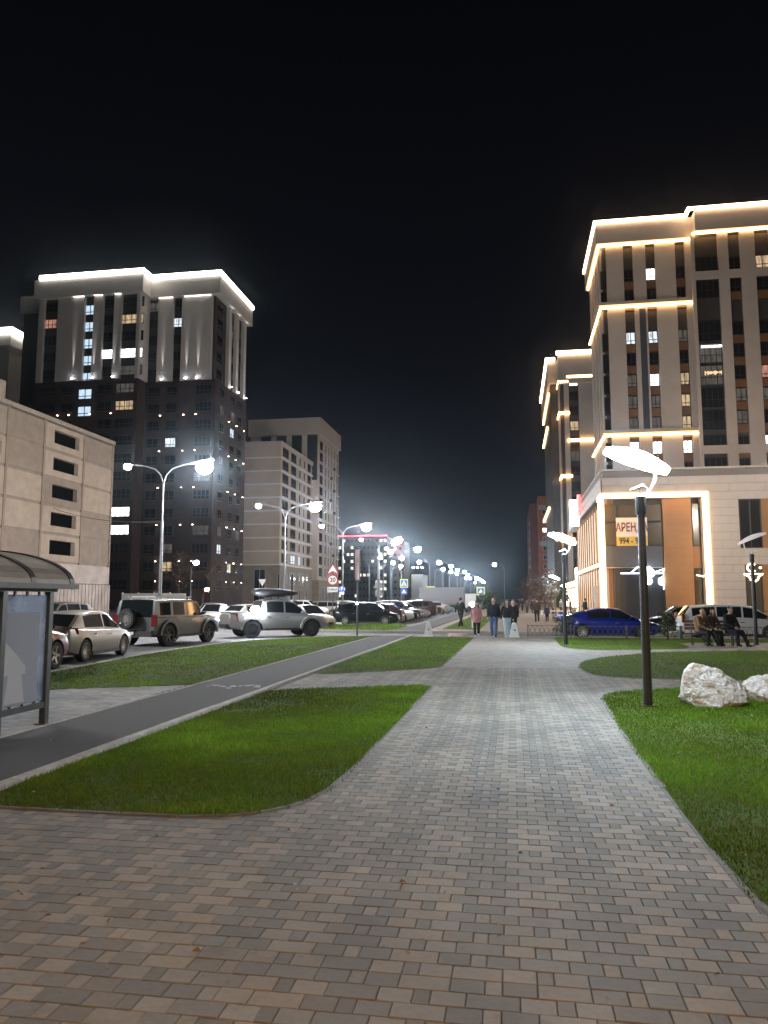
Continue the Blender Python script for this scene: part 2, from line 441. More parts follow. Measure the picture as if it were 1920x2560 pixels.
def lettering(name, txt, size, matname, parent, loc, rz=0.0, sx=1.0):
    """upright lettering facing local -Y"""
    me = text_mesh(txt, size)
    me.transform(Matrix.Rotation(R(90), 4, 'X') @ Matrix.Diagonal((sx, 1, 1, 1)))
    return link(name, me, matname, parent, loc, rz)
# ================================================================== GROUND
def inside(poly, X, Y):
    c = np.zeros(X.shape, bool); n = len(poly); j = n - 1
    for i in range(n):
        xi, yi = poly[i]; xj, yj = poly[j]
        hit = ((yi > Y) != (yj > Y)) & (X < (xj - xi) * (Y - yi) / ((yj - yi) or 1e-9) + xi)
        c ^= hit; j = i
    return c
def smooth_poly(pts, rounds=1):
    for _ in range(rounds):
        out = []
        for i in range(len(pts)):
            a, b = pts[i], pts[(i + 1) % len(pts)]
            L = math.dist(a, b)
            k = min(0.25, 0.35 / L) if L > 0 else .25
            out += [(a[0] + (b[0] - a[0]) * k, a[1] + (b[1] - a[1]) * k), (b[0] + (a[0] - b[0]) * k, b[1] + (a[1] - b[1]) * k)]
        pts = out
    return pts

g = MB(); g.quad((-900, -200, -0.12), (900, -200, -0.12), (900, 1600, -0.12), (-900, 1600, -0.12))
tag(g.build('ground', 'asphalt'), 'dark asphalt ground of the roads and the car park', kind='structure')

LAWNS = dict(
    near=[(-4.64, 6.10), (-3.45, 6.08), (-2.45, 6.09), (-1.98, 6.37), (-1.72, 6.9), (-1.66, 8.16), (-1.64, 15.85), (-2.6, 15.40), (-4.64, 14.55)],
    road=[(-6.46, 15.15), (-6.46, 34.9), (-7.7, 35.5), (-9.4, 33.7), (-10.7, 31.0), (-11.35, 27.8), (-11.4, 24), (-11.1, 20), (-10.75, 16), (-10.4, 13.0), (-8.86, 13.84)],
    beyond=[(-4.64, 17.45), (-1.87, 19.7), (-1.77, 35.3), (-4.64, 35.1)],
    boulder=[(1.51, 14.5), (1.38, 10.46), (1.34, 7.33), (1.33, 5.6), (1.37, 4.83), (1.47, 4.25), (1.85, 3.75), (2.7, 3.4), (9.5, 3.2), (9.5, 18.6), (5.07, 16.97), (2.53, 15.74), (1.8, 15.2)],
    island=[(1.62, 20.7), (1.64, 19.3), (1.83, 18.4), (2.3, 17.95), (3.82, 17.75), (5.35, 17.91), (9.5, 19.7), (13, 22), (13, 29.5), (8.47, 28.0), (4.65, 26.7), (2.58, 24.05), (1.85, 22.3)],
    fence=[(1.74, 35.9), (1.70, 29.5), (1.79, 28.4), (2.1, 27.7), (2.92, 27.25), (5.86, 28.45), (6.3, 29.8), (6.4, 32.3), (9.2, 32.6), (13, 34), (13, 35.9)],
)
LAWNS = {k: smooth_poly(v) for k, v in LAWNS.items()}
LAWN_LABEL = dict(near='bright green lawn nearest the camera between cycle path and paved walk', road='sloping green lawn between cycle path and the queue of cars',
                  beyond='green lawn beyond the near one, ending at the white bollard', boulder='dark green lawn with the white boulders and the lamp post',
                  island='olive rounded lawn behind the boulders', fence='dim lawn strip in front of the low lattice fence')
# raised footway slabs (road kerb step is real)
def slab(name, pts, z, m, label, depth=0.14):
    b = MB(); b.prism(pts, z - depth, z)
    return tag(b.build(name, m), label, kind='structure')
slab('footway', [(-4.70, -8), (14, -8), (14, 36.1), (-4.70, 36.1)], -0.012, 'joint_sand', 'sand bed under the paved walk')
slab('cycle_path', [(-6.40, -8), (-4.82, -8), (-4.82, 36.1), (-6.40, 36.1)], 0.0, 'asphalt_path', 'dark asphalt cycle path beside the lawn')
slab('bus_stop_platform', [(-10.6, -8), (-6.44, -8), (-6.44, 15.3), (-8.86, 13.9), (-10.5, 13.05)], -0.012, 'joint_sand', 'bed of the bus stop platform')
slab('road_verge', [(-10.52, 12.9), (-8.86, 13.8), (-6.44, 15.1), (-6.44, 35.0), (-7.75, 35.62), (-9.5, 33.75), (-10.82, 31.0), (-11.47, 27.8), (-11.52, 24), (-11.22, 20), (-10.87, 16)], -0.015, 'soil', 'soil of the sloping verge by the road')

def grid_pieces():
    """paver rows across the walk: short, middle and long stones alternating light and dark"""
    u, dpt = 0.0785, 0.127
    even = [(2, 1), (1, 0), (2, 1), (3, 0)]         # light, dark dot, light | dark
    odd = [(3, 1), (2, 0), (1, 1), (2, 0)]          # one unit on: light | dark, light dot, dark
    out = []
    nrow = int(24 / dpt)
    rr = random.Random(3)
    off = 0
    for k in range(nrow):
        y = -1.8 + (k + .5) * dpt
        if k % 11 == 0: off = (off + rr.choice([0, 0, 1, 7])) % 8
        seq = (even, odd)[k % 2]
        x = -10.6 - 16 * u + u * (off + (k % 2)); i = 0
        while x < 10:
            n, lt = seq[i % 4]; i += 1
            if rr.random() < .035: lt = 1 - lt
            out.append((x + n * u / 2, y, n, lt)); x += n * u
    return out, u, dpt
pieces, PU, PD = grid_pieces()
pa = np.array(pieces)
X, Y = pa[:, 0], pa[:, 1]
keep = np.zeros(len(pa), bool)
keep |= (X > -4.62) & (X < 9.4) & (Y < 20.0)
for k, poly in LAWNS.items():      # stones at the border run on under the edging
    keep &= ~(inside(poly, X - .11, Y) & inside(poly, X + .11, Y) & inside(poly, X, Y - .11) & inside(poly, X, Y + .11))
plat = inside([(-10.5, -1.7), (-6.5, -1.7), (-6.5, 15.1), (-8.86, 13.85), (-10.35, 13.1)], X, Y) & (Y > 4.0)
keep |= plat
pa = pa[keep]; platk = plat[keep]
CH = 0.004
def paver_verts(n, cx=0.0, cy=0.0, z=0.0, tilt=(0, 0)):
    hx, hy = n * PU / 2 - 0.0017, PD / 2 - 0.0017
    v = []
    for (ex, zz) in ((0, -0.035), (0, -CH), (CH, 0)):
        for sx, sy in ((-1, -1), (1, -1), (1, 1), (-1, 1)):
            x, y = sx * (hx - ex), sy * (hy - ex)
            v.append((cx + x, cy + y, z + zz + x * tilt[0] + y * tilt[1]))
    return v
PF = [(0, 1, 5, 4), (1, 2, 6, 5), (2, 3, 7, 6), (3, 0, 4, 7), (4, 5, 9, 8), (5, 6, 10, 9), (6, 7, 11, 10), (7, 4, 8, 11), (8, 9, 10, 11)]
def paver_tone(lt, rr, plat=False):
    if plat: b = rr.uniform(.26, .40); return (b, b * .985, b * .96)
    if lt: b = rr.uniform(.215, .285); t = rr.uniform(-.01, .015); return (b * 1.06 + t, b * .96, b * .81 - t)
    b = rr.uniform(.155, .21); t = rr.uniform(-.008, .01)
    return (b * 1.03 + t, b * .97, b * .86 - t)
# rank by size in the picture
def in_view(X, Y):
    cy, sy, cp, sp = math.cos(YAW), math.sin(YAW), math.cos(PITCH), math.sin(PITCH)
    r = X * cy + Y * sy; f = -X * sy + Y * cy
    ff = f * cp - CAM_H * sp; uu = -f * sp - CAM_H * cp
    px = 960 + FPX * r / np.maximum(ff, .1); py = 1280 - FPX * uu / np.maximum(ff, .1)
    return (ff > .5) & (px > 20) & (px < 1900) & (py < 2540)
score = np.where(in_view(pa[:, 0], pa[:, 1]), pa[:, 2] / (pa[:, 0] ** 2 + pa[:, 1] ** 2), -1)
single = set(np.argsort(-score)[:300].tolist())
paving = thing('paving', 'walk paved in rows of light and dark grey stones', None); paving['kind'] = 'structure'
rr = random.Random(5)
variants = {}
def variant(n, lt, k):
    if (n, lt, k) not in variants:
        me = bpy.data.meshes.new('paver'); me.from_pydata(paver_verts(n), [], PF)
        a = me.color_attributes.new('tone', 'FLOAT_COLOR', 'POINT'); c = paver_tone(lt, rr)
        a.data.foreach_set('color', [*c, 1] * 12); me.materials.append(MATS['paver']); variants[(n, lt, k)] = me
    return variants[(n, lt, k)]
V, F, C = [], [], []
for i, (x, y, n, lt) in enumerate(pa.tolist()):
    n = int(n); z = rr.uniform(-.0015, .0015); tl = (rr.uniform(-.012, .012), rr.uniform(-.012, .012))
    if i in single:
        o = link('paver', variant(n, int(lt), rr.randint(0, 9)), None, paving, (x, y, z)); o.rotation_euler = (tl[1], -tl[0], 0)
    else:
        b = len(V); V += paver_verts(n, x, y, z, tl); F += [tuple(q + b for q in f) for f in PF]
        C += [*paver_tone(lt, rr, platk[i]), 1] * 12
me = bpy.data.meshes.new('paver_field'); me.from_pydata(V, [], F)
a = me.color_attributes.new('tone', 'FLOAT_COLOR', 'POINT'); a.data.foreach_set('color', C); me.materials.append(MATS['paver'])
o = link('paver_field', me, None, paving); o['kind'] = 'stuff'

# beyond 20 m the stones are too fine to tell apart: same rows as a texture
def far_paver_mat(name, c1, c2, mortar):
    m = bpy.data.materials.new(name); m.use_nodes = True; n, l = m.node_tree.nodes, m.node_tree.links; p = n["Principled BSDF"]
    t = n.new("ShaderNodeTexCoord"); b = n.new("ShaderNodeTexBrick")
    b.inputs["Scale"].default_value = 1.0; b.inputs["Brick Width"].default_value = 0.16; b.inputs["Row Height"].default_value = PD; b.inputs["Mortar Size"].default_value = 0.004
    b.inputs["Color1"].default_value = (*c1, 1); b.inputs["Color2"].default_value = (*c2, 1); b.inputs["Mortar"].default_value = (*mortar, 1)
    l.new(t.outputs["Object"], b.inputs["Vector"])
    z = n.new("ShaderNodeTexNoise"); z.inputs["Scale"].default_value = 0.9; z.inputs["Detail"].default_value = 5
    l.new(t.outputs["Object"], z.inputs["Vector"])
    mr = n.new("ShaderNodeMapRange"); mr.inputs[3].default_value = .8; mr.inputs[4].default_value = 1.15; l.new(z.outputs[0], mr.inputs[0])
    mx = n.new("ShaderNodeMix"); mx.data_type = 'RGBA'; mx.blend_type = 'MULTIPLY'; mx.inputs[0].default_value = 1
    l.new(b.outputs[0], mx.inputs[6]); l.new(mr.outputs[0], mx.inputs[7]); l.new(mx.outputs[2], p.inputs["Base Color"]); p.inputs["Roughness"].default_value = .8
    MATS[name] = m
far_paver_mat('paver_far', (.29, .25, .215), (.17, .155, .135), (.07, .062, .052))
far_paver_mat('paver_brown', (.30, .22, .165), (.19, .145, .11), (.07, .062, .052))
def sheet(name, pts, z, m, label):
    b = MB(); b.poly(pts, z); return tag(b.build(name, m), label, kind='structure')
sheet('paving_beyond', [(-4.66, 20.0), (13, 20.0), (13, 36.1), (-4.66, 36.1)], 0.0, 'paver_far', 'far stretch of the paved walk up to the cross street')
slab('promenade', [(-4.7, 41.6), (7.4, 41.6), (12, 110), (12, 420), (-4.7, 420)], 0.0, 'paver_brown', 'wide promenade beyond the cross street in warm light')
slab('cycle_path_beyond', [(-6.4, 41.6), (-4.82, 41.6), (-4.82, 420), (-6.4, 420)], 0.0, 'asphalt_path', 'cycle path going on beyond the cross street')
slab('parking_verge', [(-12.5, 42.2), (-6.44, 41.8), (-6.44, 48.6), (-8.0, 52.4), (-12.8, 52.0)], -0.005, 'soil', 'grassy corner in front of the parked black minivan')
slab('far_lawn_bed', [(-4.0, 44.5), (-1.9, 44.5), (-1.9, 75), (-4.0, 75)], 0.02, 'soil', 'grass strip beside the promenade')

# kerb stones and lawn edging, one stone after another
def stones(parent, name, pts, w, z0, z1, m, step=1.0):
    """row of kerb stones along a polyline"""
    d = 0.0; segs = [(pts[i], pts[i + 1]) for i in range(len(pts) - 1)]
    for a, b in segs:
        L = math.dist(a, b); k = max(1, round(L / step)); s = L / k
        ang = math.atan2(b[1] - a[1], b[0] - a[0])
        for i in range(k):
            t = (i + .5) / k
            q = MB(); c = .012
            hx, hy = s / 2 - .004, w / 2
            vs = []
            for ex, zz in ((0, z0), (0, z1 - c), (c, z1)):
                for sx, sy in ((-1, -1), (1, -1), (1, 1), (-1, 1)): vs.append((sx * (hx - ex * .4), sy * (hy - ex), zz))
            q.add(vs, PF)
            key = (name, round(s, 2), w, z0, z1)
            if key not in variants: variants[key] = q.mesh(name); variants[key].materials.append(MATS[m])
            o = link(name, variants[key], None, parent, (a[0] + (b[0] - a[0]) * t, a[1] + (b[1] - a[1]) * t, random.uniform(-.004, .004)), ang + random.uniform(-.003, .003))
kr = thing('cycle_path_kerb', 'pale concrete kerb line between cycle path and lawn', None); kr['kind'] = 'structure'
stones(kr, 'kerb_stone', [(-4.73, 0.0), (-4.73, 36.0)], 0.13, -0.1, 0.045, 'kerb')
kr = thing('verge_kerb', 'low kerb along the far side of the cycle path', None); kr['kind'] = 'structure'
stones(kr, 'kerb_stone', [(-6.43, 2.0), (-6.43, 35.0)], 0.07, -0.1, 0.012, 'kerb')
kr = thing('road_kerb', 'curved road kerb along the sloping lawn', None); kr['kind'] = 'structure'
stones(kr, 'kerb_stone', [(-10.52, 6), (-10.55, 13), (-10.87, 16), (-11.22, 20), (-11.52, 24), (-11.47, 27.8), (-10.82, 31.0), (-9.5, 33.75), (-7.75, 35.62), (-6.4, 36.12), (14, 36.12)], 0.15, -0.13, 0.02, 'kerb')
kr = thing('far_kerb', 'kerb on the far side of the cross street', None); kr['kind'] = 'structure'
stones(kr, 'kerb_stone', [(-6.5, 41.55), (14, 41.55)], 0.15, -0.13, 0.02, 'kerb', 2.0)
stones(kr, 'kerb_stone', [(-12.6, 42.1), (-6.5, 41.7)], 0.15, -0.13, 0.02, 'kerb', 1.5)
ed = thing('lawn_edging', 'narrow grey edging stones between lawns and paving', None); ed['kind'] = 'structure'
for k in ('near', 'boulder', 'beyond', 'island', 'fence'):
    p = LAWNS[k] + LAWNS[k][:1]
    for i in range(len(p) - 1):
        a, b = p[i], p[i + 1]
        if max(a[0], b[0]) > 9.6 or (a[0] < -4.6 and b[0] < -4.6): continue
        if math.dist(a, b) > .04 and min(a[1], b[1]) < 30: stones(ed, 'edging_stone', [a, b], 0.06, -0.08, 0.010, 'edging', 1.0)

# lawns: soil sheet with real blades
def lawn_sheet(k, poly):
    b = MB(); b.poly(poly, 0.008)
    me = b.mesh('lawn'); bm = bmesh.new(); bm.from_mesh(me); bmesh.ops.triangulate(bm, faces=bm.faces[:]); bm.to_mesh(me); bm.free()
    return tag(link('lawn', me, 'soil'), LAWN_LABEL[k], kind='structure')
def blades(parent, poly, dens_near, dens_far, h=0.055, y_lim=(0, 60), x_lim=(-50, 50), tint=(1, 1, 1), z0=0.0, seed=1, fade=9.0):
    rg = np.random.default_rng(seed)
    P = np.array(poly); lo, hi = P.min(0), P.max(0)
    lo = np.maximum(lo, (x_lim[0], y_lim[0])); hi = np.minimum(hi, (x_lim[1], y_lim[1]))
    n = int((hi[0] - lo[0]) * (hi[1] - lo[1]) * dens_near)
    X = rg.uniform(lo[0], hi[0], n); Y = rg.uniform(lo[1], hi[1], n)
    dist = np.hypot(X, Y)
    pr = np.clip((fade / np.maximum(dist, 1)) ** 1.6, dens_far / dens_near, 1)
    thin = np.array([noise.noise((x * .9, y * .9, seed + 40)) for x, y in zip(X, Y)]) if n < 60000 else 0
    jx, jy = rg.normal(0, .025, n), rg.normal(0, .025, n)
    ok = inside(poly, X + jx, Y + jy) & (rg.random(n) < pr * np.clip(1.25 + 1.1 * thin, .35, 1))
    X, Y, dist, pr = X[ok], Y[ok], dist[ok], pr[ok]; n = len(X)
    wide = np.sqrt(1 / pr) ** .7
    cl = np.array([noise.noise((x * 1.4, y * 1.4, seed)) for x, y in zip(X, Y)])
    cl2 = np.array([noise.noise((x * .35 + 7, y * .35, seed)) for x, y in zip(X, Y)])
    H = h * (rg.uniform(.5, 1.35, n) + .6 * cl + .35 * cl2) * (1 + (wide - 1) * .25)
    th = rg.uniform(0, 2 * math.pi, n); W = .0045 * wide * rg.uniform(.7, 1.3, n)
    lean = rg.uniform(.1, .75, n) * H; la = rg.uniform(0, 2 * math.pi, n)
    dx, dy = np.cos(th) * W, np.sin(th) * W
    lx, ly = np.cos(la) * lean, np.sin(la) * lean
    v = np.empty((n, 5, 3)); Z = np.full(n, z0)
    v[:, 0] = np.stack([X - dx, Y - dy, Z], 1); v[:, 1] = np.stack([X + dx, Y + dy, Z], 1)
    v[:, 2] = np.stack([X + dx * .7 + lx * .35, Y + dy * .7 + ly * .35, Z + H * .6], 1); v[:, 3] = np.stack([X - dx * .7 + lx * .35, Y - dy * .7 + ly * .35, Z + H * .6], 1)
    v[:, 4] = np.stack([X + lx, Y + ly, Z + H], 1)
    me = bpy.data.meshes.new('grass'); me.vertices.add(n * 5); me.vertices.foreach_set('co', v.reshape(-1))
    idx = np.arange(n)[:, None] * 5
    loops = np.concatenate([idx + np.array([[0, 1, 2, 3]]), idx + np.array([[3, 2, 4]])], 1).reshape(-1)
    me.loops.add(n * 7); me.loops.foreach_set('vertex_index', loops)
    st = (np.arange(n)[:, None] * 7 + np.array([[0, 4]])).reshape(-1); tot = np.tile([4, 3], n)
    me.polygons.add(n * 2); me.polygons.foreach_set('loop_start', st); me.polygons.foreach_set('loop_total', tot)
    me.update(calc_edges=True)
    b = rg.uniform(.55, 1.15, n) * (1 + .85 * cl2) * (1 + .5 * cl); yel = np.clip(rg.normal(.2, .25, n) - cl2 * .6, 0, 1)
    dry = rg.random(n) < .06
    c = np.stack([(.112 + .080 * yel) * b, (.220 + .01 * yel) * b, (.022 + .006 * yel) * b], 1) * np.array(tint)
    c[dry] = np.array([.16, .12, .05])
    col = np.ones((n, 5, 4)); col[:, :, :3] = c[:, None, :]
    a = me.color_attributes.new('tone', 'FLOAT_COLOR', 'POINT'); a.data.foreach_set('color', col.reshape(-1))
    me.materials.append(MATS['blade'])
    o = link('grass', me, None, parent); o['kind'] = 'stuff'
    return o
for i, (k, poly) in enumerate(LAWNS.items()):
    L = lawn_sheet(k, poly)
    blades(L, poly, *dict(near=(3600, 1200, .036), road=(2000, 600, .030), beyond=(1800, 520, .030), boulder=(3400, 900, .034), island=(1000, 420, .030), fence=(700, 340, .032))[k], seed=i + 1, x_lim=(-14, 12), fade=9.0)
L = bpy.data.objects['parking_verge']
blades(L, [(-12.2, 42.6), (-6.6, 42.2), (-6.6, 48.4), (-8.1, 52), (-12.4, 51.6)], 150, 90, .13, seed=31, fade=30)
L = bpy.data.objects['far_lawn_bed']
blades(L, [(-4.0, 44.5), (-1.9, 44.5), (-1.9, 75), (-4.0, 75)], 120, 60, .08, z0=.02, y_lim=(0, 80), seed=32, fade=30)
# rubbed white mark on the cycle path
mk = MB(); rr = random.Random(9)
for k in range(16):
    cx, cy = on_ground(520 + k * 8.5 + rr.uniform(-6, 6), 1717 + rr.uniform(-4, 4)); w = rr.uniform(.03, .09)
    mk.poly([(cx - w, cy - w * .4), (cx + w * .7, cy - w * .7), (cx + w, cy + w * .3), (cx - w * .4, cy + w * .7)], 0.004)
tag(mk.build('path_marking', 'road_paint'), 'worn white painted mark on the cycle path', kind='structure')

# a few fallen leaves and scraps
rg = random.Random(77); lf_ = MB()
for k in range(110):
    px, py = rg.uniform(30, 1880), 1640 + 800 * rg.random() ** 2.2
    cx, cy = on_ground(px, py); w = rg.uniform(.012, .03); a_ = rg.uniform(0, 6.28); tz = rg.uniform(.005, .02)
    zb = .05 if any(bool(inside(P_, np.array([cx]), np.array([cy]))[0]) for P_ in LAWNS.values()) else .006
    lf_.add([(cx + w * math.cos(a_), cy + w * math.sin(a_), zb), (cx + w * .5 * math.cos(a_ + 1.6), cy + w * .5 * math.sin(a_ + 1.6), zb + tz), (cx - w * math.cos(a_), cy - w * math.sin(a_), zb + .002), (cx + w * .5 * math.cos(a_ - 1.6), cy + w * .5 * math.sin(a_ - 1.6), zb + tz * .3)], [(0, 1, 2, 3)], rg.choice([0, 0, 1]))
mat('dry_leaf', (.22, .14, .05), .8); mat('paper_scrap', (.34, .31, .22), .8)
o = lf_.build('fallen_leaves', ['dry_leaf', 'paper_scrap']); tag(o, 'scattered dry leaves on the lawns and paving', kind='stuff')
# ================================================================== BUILDINGS
def wall_part(parent, name, boxes, m):
    """boxes in world coordinates (x0,x1,y0,y1,z0,z1)"""
    b = MB(tuple(parent.location))
    for q in boxes: b.box(*q)
    return b.build(name, m, parent)
def fpart(parent, name, fc, boxes, m):
    b = MB(tuple(parent.location))
    for q in boxes: fc.box(b, *q)
    return b.build(name, m, parent)
def fixture(parent, p, m='spot_warm', r=0.13):
    b = MB(); b.box(-.16, .16, .02, .2, -.12, -.02, 0); b.lathe([(.01, -.02), (r * .8, -.02), (r, .03), (.01, .05)], n=6, c=(0, .0, 0), mi=1)
    k = ('fix', m, r)
    if k not in _winmesh: _winmesh[k] = b.mesh('wall_light', None); _winmesh[k].materials.append(MATS['steel_dark']); _winmesh[k].materials.append(MATS[m])
    L = parent.location
    return link('wall_light', _winmesh[k], None, parent, (p[0] - L.x, p[1] - L.y, p[2] - L.z))
def spot(name, p, aim, power, cone, col, parent, blend=.6, rad=.06):
    ld = bpy.data.lights.new(name, 'SPOT'); ld.energy = power; ld.spot_size = R(cone); ld.spot_blend = blend; ld.color = col; ld.shadow_soft_size = rad
    o = bpy.data.objects.new(name, ld); COL.objects.link(o)
    d = Vector(aim).normalized(); o.rotation_euler = d.to_track_quat('-Z', 'Y').to_euler()
    L = parent.location; o.parent = parent; o.location = (p[0] - L.x, p[1] - L.y, p[2] - L.z)
    return o

# ------------------------------------------------------------------ dark brick tower with pale crown (left)
YA, YB = 120.0, 123.0
sx = lambda px, Y: x_at(px, Y, 790)
xa0, xa1 = sx(97.6, YA), sx(350, YA)
xb1 = sx(543, YB)
BACK = 138.5
Z0, Z1, Z2 = 39.4, 54.6, 57.9
T = thing('apartment_tower', 'tall dark brick apartment tower with a pale crown and white lit roof edge', 'building', (xa0, YA, -.12))
wall_part(T, 'brick_wall', [(xa0, xa1, YA, BACK, -.1, Z0), (xa1, xb1, YB, BACK, -.1, Z0)], 'brick_dark')
wall_part(T, 'upper_wall', [(xa0 + .2, xa1 - .01, YA + .5, BACK, Z0, Z1), (xa1 - .01, xb1 - .5, YB + .5, BACK, Z0, Z1)], 'wall_dark')
fa, fb, fs = Face(xa0, YA, 0), Face(xa1, YB, 0), Face(xb1, YB, 90)
def U(px, Y, x0): return sx(px, Y) - x0
stripsA = [(97.6, 111), (145, 211.6), (234, 257.7), (285, 304), (350 - 8, 350)]
for a, b in stripsA: fpart(T, 'crown_panel', fa, [(U(a, YA, xa0), U(b, YA, xa0), -.55, .12, Z0, Z1)], 'cladding_cool')
stripsB = [(396, 434), (455, 530.5)]
for a, b in stripsB: fpart(T, 'crown_panel', fb, [(U(a, YB, xa1), U(b, YB, xa1), -.55, .12, Z0, Z1)], 'cladding_cool')
# return of the step and the side face strips
wall_part(T, 'crown_panel', [(xa1 - .02, xa1 + .10, YA + .13, YB + .4, Z0, Z1)], 'cladding_cool')
sideU = [(5.6, 6.9), (9.3, 10.6), (13.3, 14.6)]
for a, b in sideU: fpart(T, 'crown_panel', fs, [(a, b, -.55, .12, Z0, Z1)], 'cladding_cool')
# cornice slab in two steps
cn = MB(tuple(T.location)); cn.box(xa0 - .7, xa1 + .7, YA - .7, YB + 3, Z1, Z2); cn.box(xa1 + .7, xb1 + .7, YB - .7, YB + 3, Z1, Z2); cn.box(xa0, xb1 + .7, YB + 3, BACK + .7, Z1, Z2)
cn.build('cornice', 'cladding_cool', T)
wall_part(T, 'rear_wing', [(sx(60, 126), xa0 - .71, 126, 137, -.1, Z1 - .01)], 'wall_dark')
wall_part(T, 'rear_cornice', [(sx(58, 126) - .3, xa0 - .72, 125.4, 137, Z1, Z2 - .1)], 'cladding_cool')
led = MB(tuple(T.location))
led.box(xa0 + .3, xa1 + .95, YA - .95, YA - .55, Z2 + .02, Z2 + .75); led.box(xa1 + .6, xa1 + .95, YA - .54, YB - .96, Z2 + .02, Z2 + .75); led.box(xa1 + .6, xb1 + .95, YB - .95, YB - .55, Z2 + .02, Z2 + .75)
led.box(xb1 + .6, xb1 + .95, YB - .54, BACK + .7, Z2 + .02, Z2 + .75)
led.build('roof_light_strip', 'led_cool', T)
# windows
ST = 3.06
rr = random.Random(21)
stair = U(222, YA, xa0)
for k in range(17):
    z = 5.2 + k * ST
    if z < Z1 - 2.2 and 8 < k < 17: window(T, fa, stair, z + .2, 2.6, 1.9, 'pane_stair', 2, d=.02 if z < Z0 - 1.5 else -.48, bar=.13)
def col_windows(fc, uc, w, z_from, z_to, style, lits, d, h=1.75, step=ST, base=0, p_dim=.03):
    k = 0; z = z_from
    while z + h < z_to:
        window(T_cur, fc, uc, z, w, h, lits.get(k, 'pane_dim' if rr.random() < p_dim else 'pane_dark'), style, d=d, bar=.1)
        z += step; k += 1
T_cur = T
col_windows(fa, U(129, YA, xa0), 3.2, Z0 + .7, Z1, 3, {3: 'pane_red'}, -.48)
col_windows(fa, U(271, YA, xa0), 2.8, Z0 + .7, Z1, 2, {1: 'pane_white'}, -.48)
col_windows(fa, U(326, YA, xa0), 4.6, Z0 + .7, Z1, 3, {1: 'pane_white', 3: 'pane_warm'}, -.48)
col_windows(fb, U(385, YB, xa1), 2.4, Z0 + .7, Z1, 2, {4: 'pane_dim'}, -.48)
col_windows(fb, U(444.5, YB, xa1), 2.0, Z0 + .7, Z1, 2, {3: 'pane_cool'}, -.48)
for u, lit in ((2.6, {}), (8.1, {3: 'pane_dim'}), (12.0, {})): col_windows(fs, u, 2.2, Z0 + .7, Z1, 2, lit, -.48)
# brick storeys
for uc, w, st, lits in ((U(129, YA, xa0), 3.0, 3, {}), (U(178, YA, xa0), 2.2, 2, {}), (U(271, YA, xa0), 2.6, 2, {}), (U(320, YA, xa0), 3.4, 3, {11: 'pane_dim', 10: 'pane_warm', 4: 'pane_white', 3: 'pane_white'})):
    col_windows(fa, uc, w, 3.2, Z0 - .6, st, lits, .02, 1.7, ST)
for uc, w, st, lits in ((U(392, YB, xa1), 2.2, 2, {}), (U(436, YB, xa1), 2.0, 2, {8: 'pane_cool', 2: 'pane_dim', 1: 'pane_warm'}), (U(515, YB, xa1), 3.0, 3, {3: 'pane_dim'})):
    col_windows(fb, uc, w, 3.2, Z0 - .6, st, lits, .02, 1.7, ST)
for u, lits in ((3.0, {2: 'pane_cool', 3: 'pane_dim'}), (8.1, {9: 'pane_cool', 1: 'pane_warm'}), (12.0, {3: 'pane_dim'})): col_windows(fs, u, 1.9, 3.2, Z0 - .6, 2, lits, .02, 1.7, ST)
# brick bands
fpart(T, 'brick_band', fa, [(0.01, xa1 - xa0 - .01, 0, .14, z, z + .35) for z in (8.9, 21.2, 30.4, 38.9)], 'brick_dark')
fpart(T, 'brick_band', fb, [(0.02, xb1 - xa1 - .01, 0, .14, z, z + .35) for z in (8.9, 21.2, 30.4, 38.9)], 'brick_dark')
# facade lights: little warm bowls on the brick, strong uplights at the foot of the crown
colsA = [157, 185, 237, 288]; colsB = [410, 467, 497]; colsS = [6.2, 9.9, 13.9]
for z in (33.3, 27.0, 20.6, 14.2, 8.0):
    for c in colsA:
        fixture(T, fa.P(U(c, YA, xa0), .24, z))
    for c in colsB: fixture(T, fb.P(U(c, YB, xa1), .24, z))
    for u in colsS:
        o = fixture(T, fs.P(u, .24, z)); o.rotation_euler = (0, 0, R(90))
for fc, us in ((fa, [U(c, YA, xa0) for c in (190, 240, 290)]), (fb, [U(c, YB, xa1) for c in (411, 470, 499)]), (fs, colsS)):
    for u in us:
        fixture(T, fc.P(u, .5, Z0 + .25), 'spot_cool', .14)
        spot('crown_uplight', fc.P(u, .34, Z0 + .5), (fc.n[0] * -.03, fc.n[1] * -.03, 1), 7000, 9, (1, .93, .86), T, .9)
for fc, us in ((fb, [U(c, YB, xa1) for c in (412, 470, 500)]), (fs, colsS)):
    for u in us:
        fixture(T, fc.P(u, .35, 4.6), 'spot_warm', .08)
        for s in (-1, 1): spot('wall_washer', fc.P(u, .4, 4.6 + .3 * s), (fc.n[0] * -.1, fc.n[1] * -.1, s), 260, 40, (.82, .88, 1), T, .8)
# soft wash from the roof strip onto the crown comes from the strip under the cornice
emat('led_soffit', (1, .93, .84), 3.0)
und = MB(tuple(T.location))
for px0, px1 in ((185, 211), (237, 257), (288, 303)): und.box(sx(px0, YA), sx(px1, YA), YA - .42, YA - .26, Z1 - .12, Z1 - .02)
for px0, px1 in ((398, 433), (462, 528)): und.box(sx(px0, YB), sx(px1, YB), YB - .42, YB - .26, Z1 - .12, Z1 - .02)
und.build('soffit_light', 'led_soffit', T)

